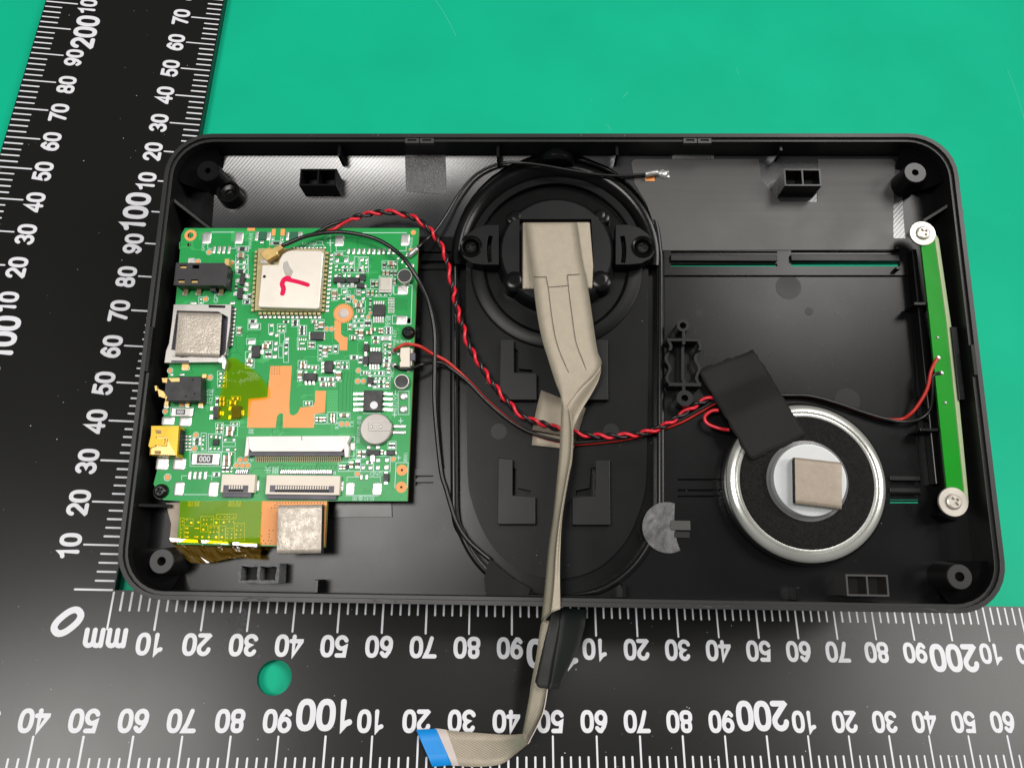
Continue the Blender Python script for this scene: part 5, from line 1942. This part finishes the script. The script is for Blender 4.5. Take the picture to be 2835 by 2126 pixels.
# brown paper strip under the left end of the tongue
b = pxpoly([(460, 1393), (499, 1390), (490, 1500), (470, 1490), (474, 1450), (466, 1420)], ZB - 1.3, ZB - 1.2)
single(b, "paper_strip", 'fabric3', "torn taupe strip sticking out under the left end of the amber tape", "strip", tuple(D(480, 1445, ZB - 1.2)))


def foam_pad(pts, z0, z1, label, m='fabric2', group="cloth covered foam pads"):
    top = [D(*p, z1) for p in pts]
    c = sum((Vector(p) for p in top), Vector()) / 4
    th = thing("foam_pad", label, "foam pad", (c.x, c.y, z0), 'D', group)
    n = 12
    b = MB()
    for j in range(n + 1):
        for i in range(n + 1):
            u, v = i / n, j / n
            p = (top[0] * (1 - u) + top[1] * u) * (1 - v) + (top[3] * (1 - u) + top[2] * u) * v
            e_ = min(u, 1 - u, v, 1 - v)
            b.v.append((p.x + random.uniform(-.02, .02), p.y + random.uniform(-.02, .02), z1 + (.05 * random.uniform(-1, 1) if e_ > 0 else -.12)))
    for j in range(n):
        for i in range(n):
            p = j * (n + 1) + i
            b.face((p, p + n + 1, p + n + 2, p + 1), 0, True)
    # cloth folds over two opposite ends
    for row in (0, n):
        k = len(b.v)
        for i in range(n + 1):
            q = b.v[row * (n + 1) + i]
            b.v.append((q[0], q[1] + (.12 if row == 0 else -.12), (z0 + z1) / 2))
            b.v.append((q[0], q[1], z0 + .05))
        for i in range(n):
            a = row * (n + 1) + i
            f = [(a, a + 1, k + 2 * i + 2, k + 2 * i), (k + 2 * i, k + 2 * i + 2, k + 2 * i + 3, k + 2 * i + 1)]
            for q in f:
                b.face(q if row == 0 else q[::-1], 0, True)
    b.build("cloth_cover", m, th)
    b = MB()
    ins = [c + (Vector(p) - c) * .965 for p in top]
    b.prism([[(p.x, p.y) for p in ins]], z0, z1 - .14)
    b.build("foam_core", 'foam', th)
    return th


foam_pad([(494, 864), (614, 868), (607, 987), (484, 983)], ZB + .75, ZB + 2.6, "sparkling beige foam pad seated in the memory card slot")
foam_pad([(770, 1398), (891, 1396), (888, 1530), (766, 1532)], ZB + .1, ZB + 3.2, "beige foam pad on the bare copper at the board's lower tongue")

# ================================================================== LOUDSPEAKER
sc_ = D(2234, 1334, -4.6)
SR = D(2459, 1334, -4.6).x - sc_.x
X, Y = sc_.x, sc_.y
sp = thing("loudspeaker", "round loudspeaker with shiny zinc rim and black felt ring at the casing's lower right", "loudspeaker", (X, Y, ZF))
b = MB()
b.lathe(X, Y, [(SR * 1.0, ZF + .4), (SR * 1.02, -7.2), (SR * 1.02, -6.3), (SR * .985, -6.0), (SR * .95, -6.0)], 72, 0)
b.build("gasket", 'gloss', sp)
b = MB()
b.lathe(X, Y, [(SR * .985, -6.05), (SR * .983, -5.4), (SR * .965, -5.0), (SR * .93, -4.72), (SR * .895, -4.62), (SR * .885, -4.72), (SR * .873, -4.86), (SR * .868, -4.68), (SR * .845, -4.6), (SR * .82, -4.72), (SR * .80, -4.8)], 80, 0)
b.build("basket_rim", 'zinc', sp)
b = MB()
b.lathe(X, Y, [(SR * .83, -4.70), (SR * .825, -4.45), (SR * .81, -4.32), (SR * .6, -4.28), (SR * .43, -4.28), (SR * .42, -4.6)], 72, 0)
b.build("felt_ring", 'felt', sp)
mc = D(2243, 1328, -2.2)
mr = D(2345, 1328, -2.2).x - mc.x
b = MB()
b.lathe(mc.x, mc.y, [(mr * 1.0, -4.8), (mr, -2.45), (mr * .985, -2.25), (mr * .95, -2.2)], 64, 0, cap=True)
b.build("magnet_cap", 'zinc2', sp)
b = MB()
b.lathe(mc.x, mc.y, [(mr * 1.13, -4.6), (mr * 1.12, -4.0), (mr * 1.0, -3.9)], 64, 0)
b.build("glue_ring", 'clear', sp)
foam_pad([(2201, 1266), (2331, 1280), (2331, 1408), (2203, 1392)], -2.2, .4, "taupe foam pad in the middle of the loudspeaker magnet", 'fabric3')


def tz(u, v):
    """the cloth tape climbs from the floor over the wires onto the loudspeaker"""
    t = v
    return -8.2 + 4.3 * min(1, max(0, (t - .25) / .3)) + .12 * math.sin(u * 6 + v * 9)


sheet("cloth_tape", 'clothtape', ((1931, 1025), (2086, 968), (2232, 1206), (2078, 1277)), "black cloth tape holding the twisted wires on the loudspeaker's upper left", "tape", tz, .12, n=16)

# ================================================================== STRIP BOARD AT THE RIGHT WALL
zs = -4.6
sb_ = thing("strip_board", "narrow bright green circuit strip screwed along the casing's right wall", "circuit board", tuple(D(2600, 1010, zs - 1)))
L_ = [(2543, 650), (2549, 686), (2561, 790), (2573, 900), (2595, 1120), (2619, 1353), (2622, 1390)]
Rr_ = [(2570, 640), (2584, 665), (2602, 790), (2617, 900), (2640, 1120), (2664, 1353), (2666, 1392)]
R2_ = [(2580, 640), (2594, 665), (2612, 790), (2628, 900), (2651, 1120), (2673, 1353), (2676, 1392)]


def dz(pts, z):
    return [D(x, y, z) for x, y in pts]


b = MB()
b.strip(dz(L_, zs), dz(Rr_, zs + .5), 1.0, sub=1, sm=False)
b.build("mask_face", 'pcb2', sb_)
b = MB()
b.strip(dz(Rr_, zs + .5), dz(R2_, zs + .15), 1.0, sub=1, sm=False)
b.build("board_edge", 'fr4', sb_)
for x, y in ((2593, 936), (2595, 992), (2604, 1034), (2614, 1116)):
    q = D(x, y, zs + .3)
    b = MB()
    r = .75 if y in (992, 1034) else .5
    b.lathe(q.x, q.y, [(r, q.z), (r * .8, q.z + .4), (r * .4, q.z + .7), (.02, q.z + .75)], 14)
    b.build("solder_joint", 'solder', sb_)
for x, y in ((2574, 775), (2628, 1268)):
    q = D(x, y, zs + .3)
    b = MB()
    b.prism([circ(q.x, q.y, .55, 18)], q.z - .2, q.z + .06)
    b.build("bare_mark", 'fr4', sb_)
pxbox(2632, 993, 2640, 1026, zs - .5, zs + .6).build("side_part", 'cream', sb_)
pan_screw(2555, 646, -3.6, 3.0, "silver flanged screw at the upper end of the green strip", 'steel', True)
pan_screw(2640, 1389, -3.6, 3.15, "silver flanged screw at the lower end of the green strip", 'steel', True)

# ================================================================== WIRES


def path_d(pts):
    """list of (px, py, depth) -> smooth world path"""
    return smooth_path([d2w(D(x, y, z)) for x, y, z in pts], .4)


def twist(path, rad, pitch, ph):
    out = []
    s = 0
    up = Vector((0, 0, 1))
    for i, p in enumerate(path):
        t = (path[min(i + 1, len(path) - 1)] - path[max(i - 1, 0)]).normalized()
        u = (up - t * up.dot(t)).normalized()
        v = t.cross(u)
        if i:
            s += (p - path[i - 1]).length
        a = ph + 2 * PI * s / pitch + .45 * math.sin(s * .31) + .25 * math.sin(s * .83 + 1)
        out.append(p + u * rad * math.cos(a) + v * rad * math.sin(a))
    return out


tw = path_d([(975, 606, -3.0), (1019, 593, -3.4), (1060, 588, -3.6), (1097, 590, -3.8), (1145, 603, -4.2), (1181, 628, -4.6), (1207, 658, -5.0), (1230, 700, -5.4), (1243, 750, -5.8), (1256, 807, -6.0), (1263, 847, -6.1), (1278, 894, -6.3),
             (1296, 952, -6.5), (1325, 1003, -6.7), (1356, 1050, -7.0), (1395, 1100, -7.2), (1446, 1151, -7.4), (1500, 1172, -7.6), (1547, 1186, -8.0), (1598, 1199, -8.0), (1656, 1207, -8.0), (1721, 1206, -8.0), (1779, 1199, -8.2), (1833, 1181, -8.4), (1880, 1152, -8.6), (1923, 1123, -8.6), (1960, 1105, -8.6), (1990, 1098, -8.5)])
wr = thing("twisted_wires", "twisted red and black wires arching from the board's top edge to the loudspeaker", "cable", tuple(d2w(D(1300, 960, -6.5))), 'W')
redp = twist(tw, .42, 5.3, 0.4)
blkp = twist(tw, .42, 5.3, 0.4 + PI)
lead_r = smooth_path([d2w(D(x, y, z)) for x, y, z in ((905, 641, ZB + .3), (925, 635, ZB + .8), (945, 622, ZB + 1.1))] + [redp[0]], .4)
lead_b = smooth_path([d2w(D(x, y, z)) for x, y, z in ((868, 648, ZB + .4), (885, 640, ZB + .9), (910, 626, ZB + 1.2), (940, 615, ZB + 1.4))] + [blkp[0]], .4)
tail_r = path_d([(1990, 1136, -6.6), (1972, 1137, -7.0), (1953, 1150, -7.6), (1952, 1165, -7.8), (1966, 1177, -7.6), (1996, 1187, -7.0), (2020, 1190, -6.0)])
b = MB()
b.tube(lead_r[:-1] + redp, .40, 8)
b.build("red_wire", 'red', wr)
b = MB()
b.tube(lead_b[:-1] + blkp, .40, 8)
b.build("black_wire", 'black', wr)
b = MB()
b.tube(tail_r, .40, 8)
b.build("red_wire", 'red', wr)

pa = [(1092, 971, ZB + .8), (1102, 963, ZB + 1.6), (1115, 955, ZB + 1.7), (1131, 953, ZB + 1.6), (1162, 959, ZB + .6), (1196, 979, -6.0), (1218, 990, -6.6), (1244, 1006, -7.2), (1296, 1054, -8.4), (1345, 1106, -8.9), (1399, 1153, -9.2), (1453, 1190, -9.3), (1507, 1212, -9.3), (1562, 1225, -9.3), (1598, 1229, -9.4), (1670, 1223, -9.5), (1742, 1213, -9.5),
      (1815, 1193, -9.5), (1887, 1167, -9.5), (1941, 1138, -9.4), (1990, 1112, -9.3), (2060, 1096, -9.4), (2110, 1090, -9.4), (2165, 1095, -9.4), (2238, 1097, -9.4), (2310, 1115, -9.4), (2382, 1140, -9.4), (2445, 1159, -9.2), (2493, 1161, -8.8), (2520, 1146, -7.6), (2541, 1122, -6.6), (2566, 1078, -5.2), (2577, 1030, -4.2), (2588, 1003, -3.9), (2595, 993, -3.9)]
pb = [(1093, 1014, ZB + .7), (1107, 1020, ZB + 1.0), (1134, 1021, ZB + 1.0), (1152, 1015, ZB + .8), (1171, 1008, ZB + .4), (1196, 1004, -6.2), (1218, 1004, -6.8), (1240, 1014, -7.4), (1292, 1054, -7.6), (1342, 1106, -8.1), (1394, 1152, -8.5), (1449, 1188, -8.7), (1507, 1210, -8.7), (1562, 1222, -8.7), (1598, 1225, -8.8), (1670, 1219, -8.9), (1742, 1209, -8.9),
      (1815, 1189, -8.9), (1884, 1162, -8.9), (1938, 1133, -8.8), (1990, 1106, -8.8), (2060, 1092, -8.6), (2110, 1088, -8.6), (2165, 1094, -8.6), (2238, 1096, -8.6), (2310, 1114, -8.6), (2382, 1139, -8.6), (2445, 1158, -8.4), (2500, 1168, -8.2), (2545, 1160, -7.6), (2574, 1136, -6.6), (2582, 1093, -5.4), (2582, 1044, -4.4), (2596, 1034, -4.0), (2604, 1034, -3.9)]
lw = thing("lead_pair", "thin red and black leads from the push switch under the ribbon to the green strip", "cable", tuple(d2w(D(1700, 1215, -9))), 'W')
b = MB()
b.tube(path_d(pa), .40, 8)
b.build("red_wire", 'red2', lw)
b = MB()
b.tube(path_d(pb), .40, 8)
b.build("black_wire", 'black', lw)

ca = thing("antenna_cable", "black coaxial cable with gold plug on the silver module, looping down the casing's middle", "cable", tuple(d2w(D(1000, 652, ZB + 3))), 'W')
pc = [(781, 681, ZB + 3.0), (800, 673, ZB + 3.1), (836, 658, ZB + 3.1), (872, 649, ZB + 2.8), (908, 644, ZB + 2.5), (945, 643, ZB + 2.3), (981, 647, ZB + 2.1), (1026, 657, ZB + 2.0), (1062, 672, ZB + 2.0), (1098, 697, ZB + 2.0), (1125, 725, ZB + 2.2), (1153, 767, ZB + 1.8), (1172, 803, ZB + 1), (1188, 844, ZB), (1199, 890, -5.2), (1204, 940, -5.8),
      (1203, 1025, -6.4), (1203, 1115, -7), (1211, 1217, -7.8), (1222, 1310, -8.4), (1234, 1350, -8.6), (1246, 1392, -8.8), (1264, 1446, -9), (1292, 1492, -9.2), (1324, 1523, -9.4), (1357, 1550, -9.6)]
b = MB()
b.tube(path_d(pc), .50, 10)
b.build("sheath", 'black', ca)
zt = ZB + 3.4
b = MB()
ang = [(719, 702), (745, 683), (752, 688), (776, 676), (784, 686), (768, 698), (768, 705), (738, 722), (729, 715)]
b.prism([[tuple(d2w(D(x, y, zt)))[:2] for x, y in ang]], 0, 1)
q = [d2w(D(x, y, zt)) for x, y in ang]
b = MB()
n = len(q)
for dzz in (0, -1.6):
    b.v += [tuple(p + DN * dzz) for p in q]
b.face(tuple(range(n)))
b.face(tuple(range(2 * n - 1, n - 1, -1)))
for i in range(n):
    b.face((i, n + i, n + (i + 1) % n, (i + 1) % n))
bm = bmesh.new()
o = b.build("plug", 'gold', ca, bevel=.12)
bm.from_mesh(o.data)
bmesh.ops.recalc_face_normals(bm, faces=bm.faces)
bm.to_mesh(o.data)
bm.free()

cf = thing("antenna_cable", "thin black coaxial cable from the board over the lens holder to the grey film", "cable", tuple(d2w(D(1400, 455, -7))), 'W')
pf = [(1152, 690, ZB + .9), (1166, 677, ZB + .6), (1180, 664, -5.0), (1198, 647, -5.4), (1218, 622, -6), (1240, 588, -6.4), (1268, 541, -6.6), (1310, 491, -6.6), (1356, 463, -6.4), (1403, 451, -6.2), (1453, 452, -6.0), (1507, 459, -6.2), (1562, 469, -6.6), (1616, 478, -7), (1670, 485, -7.2), (1724, 487, -7.2), (1786, 484, -7.2), (1800, 482, -7.1)]
b = MB()
b.tube(path_d(pf), .36, 10)
b.build("sheath", 'black', cf)
b = MB()
b.tube(path_d([(1130, 712, ZB + .5), (1138, 704, ZB + .8), (1148, 695, ZB + .95), (1155, 688, ZB + .9)]), [.45, .62, .66, .62, .6][:1] * 1 + [.62] * (len(path_d([(1130, 712, ZB + .5), (1138, 704, ZB + .8), (1148, 695, ZB + .95), (1155, 688, ZB + .9)])) - 1), 12)
b.build("ferrule", 'solder', cf)
b = MB()
b.tube(path_d([(1786, 484, -7.0), (1800, 481, -6.9), (1822, 478, -6.9)]), .7, 10)
b.build("ferrule", 'solder', cf)

# ================================================================== RIBBON CABLE
rb = thing("ribbon_cable", "beige cloth-wrapped flat ribbon cable from the lens holder over the casing's edge to the ruler", "ribbon cable", tuple(d2w(D(1560, 900, -4))), 'W')


def wd(x, y, z):
    return d2w(D(x, y, z))


# cloth block the ribbon comes out of
b = MB()
q = [wd(x, y, -5.0) for x, y in ((1447, 615), (1633, 614), (1643, 735), (1640, 798), (1446, 800))]
n = len(q)
b.v = [tuple(p) for p in q] + [tuple(p - DN * 3.2) for p in q]
b.face(tuple(reversed(range(n))))
for i in range(n):
    b.face((i, (i + 1) % n, n + (i + 1) % n, n + i))
b.build("cloth_block", 'fabric', rb, bevel=.35)
up_l = [(1452, 618, -4.6), (1455, 630, -4.2), (1464, 702, -3.8), (1475, 774, -3.4), (1486, 864, -3.2), (1500, 937, -3.2), (1516, 990, -3.2), (1536, 1053, -3.0), (1553, 1100, -2.6), (1557, 1150, -2.2)]
up_r = [(1597, 617, -4.6), (1599, 628, -4.2), (1612, 720, -3.8), (1624, 774, -3.4), (1636, 850, -3.2), (1648, 935, -3.2), (1655, 975, -3.2), (1663, 1018, -2.9), (1600, 1086, -2.4), (1566, 1152, -2.1)]


def band(lft, rgt, name, m='fabric', sub=6, th=.22, cv=wd, step=.8):
    Lp, Rp = [cv(*p) for p in lft], [cv(*p) for p in rgt]
    n = 4
    LL, RR = [], []

    def cr(P, i, t):
        a, b_, c, d = P[max(i - 1, 0)], P[i], P[i + 1], P[min(i + 2, len(P) - 1)]
        return 0.5 * ((2 * b_) + (c - a) * t + (2 * a - 5 * b_ + 4 * c - d) * t * t + (3 * b_ - a - 3 * c + d) * t ** 3)
    for i in range(len(Lp) - 1):
        for k in range(n):
            LL.append(cr(Lp, i, k / n))
            RR.append(cr(Rp, i, k / n))
    LL.append(Lp[-1])
    RR.append(Rp[-1])
    b = MB()
    b.strip(LL, RR, th, sub=sub)
    return b.build(name, m, rb)


band(up_l, up_r, "flat_run")
# seams printed by the edges of the inner tape
sm = MB()
for pts in ([(1512, 768), (1518, 800), (1528, 880), (1540, 945), (1556, 990), (1574, 1032)], [(1571, 762), (1574, 800), (1583, 870), (1594, 945), (1608, 985), (1628, 1040), (1630, 1050)], [(1518, 796), (1571, 792)], [(1571, 762), (1604, 760)], [(1478, 768), (1512, 767)]):
    pth = [wd(x, y, -3.05 if y > 800 else -3.25) + Vector((0, 0, .16)) for x, y in pts]
    sm.tube(smooth_path(pth, 1.0), .075, 4)
M['seam'] = mat("dark_seam", (0.10, 0.085, 0.06), 0.7)
sm.build("seam", 'seam', rb)
# folded-over part and the narrow run standing on edge
band([(1663, 1016, -2.7), (1640, 1045, -2.4), (1608, 1075, -2.2), (1580, 1110, -2.0), (1562, 1148, -1.8), (1561, 1180, -1.8)],
     [(1663, 1026, -3.6), (1655, 1055, -4.0), (1634, 1095, -4.6), (1612, 1130, -4.8), (1597, 1160, -4.8), (1582, 1192, -4.6)], "folded_run", 'fabric', 3)
edge_l = [(1556, 1112, -1.9), (1553, 1161, -1.8), (1549, 1252, -1.6), (1543, 1318, -1.4), (1532, 1427, -1.0), (1519, 1517, -.6), (1509, 1625, .2), (1498, 1727, .6)]
edge_m = [(1576, 1135, -1.2), (1583, 1194, -.9), (1580, 1265, -.7), (1571, 1318, -.4), (1552, 1427, .2), (1541, 1517, .8), (1534, 1625, 1.6), (1526, 1695, 1.9)]
edge_r = [(1580, 1140, -2.0), (1586, 1194, -1.8), (1583, 1270, -1.6), (1574, 1318, -1.4), (1556, 1427, -1.0), (1550, 1517, -.4), (1549, 1600, .6), (1551, 1685, 1.0)]
band(edge_l, edge_m, "edge_run", 'fabric', 3)
band(edge_m, edge_r, "edge_run", 'fabric', 2)


def ww(x, y, z):
    return W(x, y, z)


band([(1499, 1715, 12.6), (1491, 1770, 12.0), (1483, 1824, 11.2), (1470, 1895, 10.0), (1466, 1925, 9.4), (1457, 1975, 8.4), (1448, 2028, 7.2)],
     [(1540, 1720, 13.4), (1535, 1770, 13.0), (1528, 1830, 12.2), (1518, 1890, 11.6), (1512, 1915, 11.0), (1497, 1975, 10.0), (1456, 2056, 8.8)], "lower_run", 'fabric', 4, .22, ww)
band([(1512, 1912, 10.6), (1500, 1968, 9.8), (1481, 2006, 9.0), (1456, 2054, 8.4)], [(1516, 1906, 11.8), (1505, 1968, 11.0), (1488, 2008, 10.4), (1462, 2058, 9.4)], "lower_edge", 'pale', 1, .2, ww)
band([(1450, 2030, 7.2), (1416, 2033, 5.0), (1380, 2032, 3.6), (1316, 2027, 2.4), (1253, 2023, 1.6), (1232, 2018, 1.4)],
     [(1470, 2052, 8.0), (1424, 2089, 3.2), (1387, 2114, 1.6), (1325, 2121, 1.0), (1272, 2119, .8), (1268, 2118, .8)], "end_run", 'fabric', 4, .22, ww)
band([(1236, 2019, 1.45), (1217, 2016, 1.35), (1203, 2015, 1.3)], [(1272, 2119, .85), (1253, 2118, .8), (1247, 2117, .8)], "pale_end", 'pale', 3, .2, ww)
band([(1207, 2016, 1.5), (1180, 2018, 1.4), (1152, 2019, 1.3)], [(1251, 2116, 1.0), (1224, 2119, .9), (1197, 2121, .8)], "blue_stiffener", 'blue', 3, .3, ww)

# black tape round the ribbon where it leaves the casing
b = MB()
tl = [(1529, 1681, 15.4), (1521, 1722, 14.6), (1508, 1770, 13.8), (1496, 1822, 12.8), (1481, 1886, 12.0), (1490, 1902, 12.0)]
tm = [(1556, 1682, 15.2), (1549, 1725, 14.6), (1543, 1774, 14.2), (1534, 1826, 13.6), (1524, 1888, 12.8), (1520, 1906, 12.6)]
tr = [(1624, 1688, 8.6), (1616, 1735, 7.4), (1603, 1785, 6.4), (1582, 1830, 6.0), (1554, 1885, 6.6), (1546, 1905, 7.0)]
A_, C_, B_ = [W(*p) for p in tl], [W(*p) for p in tm], [W(*p) for p in tr]
b.strip(A_, C_, .3, sub=4)
b.strip(C_, B_, .3, sub=4)
for i in range(len(b.v)):
    v = b.v[i]
    b.v[i] = (v[0] + random.uniform(-.06, .06), v[1] + random.uniform(-.06, .06), v[2] + random.uniform(-.1, .1))
single(b, "black_tape", 'tape', "black tape wrapped round the ribbon cable just below the casing's edge", "tape", tuple(W(1560, 1790, 9)), 'W')

# cloth-covered strip on the mount plate, under the ribbon
st = thing("cloth_strip", "short beige conductive cloth strip lying under the wires in the casing's middle", "cloth strip", tuple(D(1545, 1150, -9.8)))
b = MB()
Lf = [(1498, 1080, -9.2), (1488, 1120, -9.5), (1478, 1165, -9.4), (1474, 1190, -9.0)]
Rf = [(1622, 1130, -9.2), (1614, 1155, -9.5), (1600, 1200, -9.4), (1596, 1212, -9.0)]
b.strip([D(*p) for p in Lf], [D(*p) for p in Rf], .25, sub=6)
b.build("upper_leaf", 'fabric', st)
b = MB()
b.strip([D(*p) for p in ((1477, 1196, -9.6), (1474, 1212, -9.4), (1472, 1232, -9.6))], [D(*p) for p in ((1598, 1214, -9.6), (1592, 1230, -9.4), (1587, 1244, -9.6))], .25, sub=6)
b.build("lower_leaf", 'fabric', st)

b = pxpoly([(1356, 1545), (1385, 1572), (1425, 1604), (1470, 1630), (1462, 1648), (1400, 1650), (1345, 1648), (1340, 1600)], -9.4, -9.1)
single(b, "black_tape", 'clothtape', "dull black tape piece holding the coaxial cable's end by the oval groove's lower left", "tape", tuple(D(1400, 1610, -9.2)))

# lint and scuffs inside and on the rim
M['lint'] = mat("pale_lint", (0.30, 0.30, 0.31), 0.8)
b = MB()
for i in range(90):
    zz = ZF + .06
    x, y = random.uniform(66, 168), random.uniform(4, 84)
    if i % 5 == 0:
        x, y, zz = random.uniform(15, 180), random.choice((random.uniform(.2, .9), CH - .5)), .03
    r = random.choice((.04, .05, .06, .09))
    k = len(b.v)
    for j in range(5):
        b.v.append((x + r * math.cos(j * 1.257 + i) * random.uniform(.6, 1.8), y + r * math.sin(j * 1.257 + i), zz + .0005 * i))
    b.face(tuple(range(k, k + 5)))
b.build("lint_specks", 'lint', case, kind="stuff")
b = MB()
M['rub'] = mat("rubbed_plastic", (0.035, 0.035, 0.036), 0.6, noise=(5, .6, 0))
for (x0, x1, y) in ((118, 133, .55), (53, 61, .6), (168, 175, .5), (26, 34, .62)):
    for k in range(7):
        xa = random.uniform(x0, x1)
        ribbon(b, [(xa, y + random.uniform(-.3, .3)), (xa + random.uniform(.5, 2.5), y + random.uniform(-.35, .35))], random.uniform(.06, .22), .02 + .002 * k + .0003 * x0, ramp=.001)
b.build("rim_scuffs", 'rub', case, kind="stuff")
b = MB()
M['smudge'] = mat("grey_smudge", (0.035, 0.038, 0.045), 0.5, noise=(3, .6, .1))
for i in range(60):
    a, rr = random.uniform(0, 6.28), abs(random.gauss(0, 2.4))
    x, y = 28.5 + rr * math.cos(a), -6.2 + rr * 1.1 * math.sin(a)
    r = random.uniform(.1, .55)
    k = len(b.v)
    for j in range(7):
        b.v.append((x + r * math.cos(j * .9) * random.uniform(.5, 1.3), y + r * math.sin(j * .9) * random.uniform(.5, 1.3), .004 + .0001 * i))
    b.face(tuple(range(k, k + 7)))
b.build("smudge_marks", 'smudge', ru, kind="stuff")
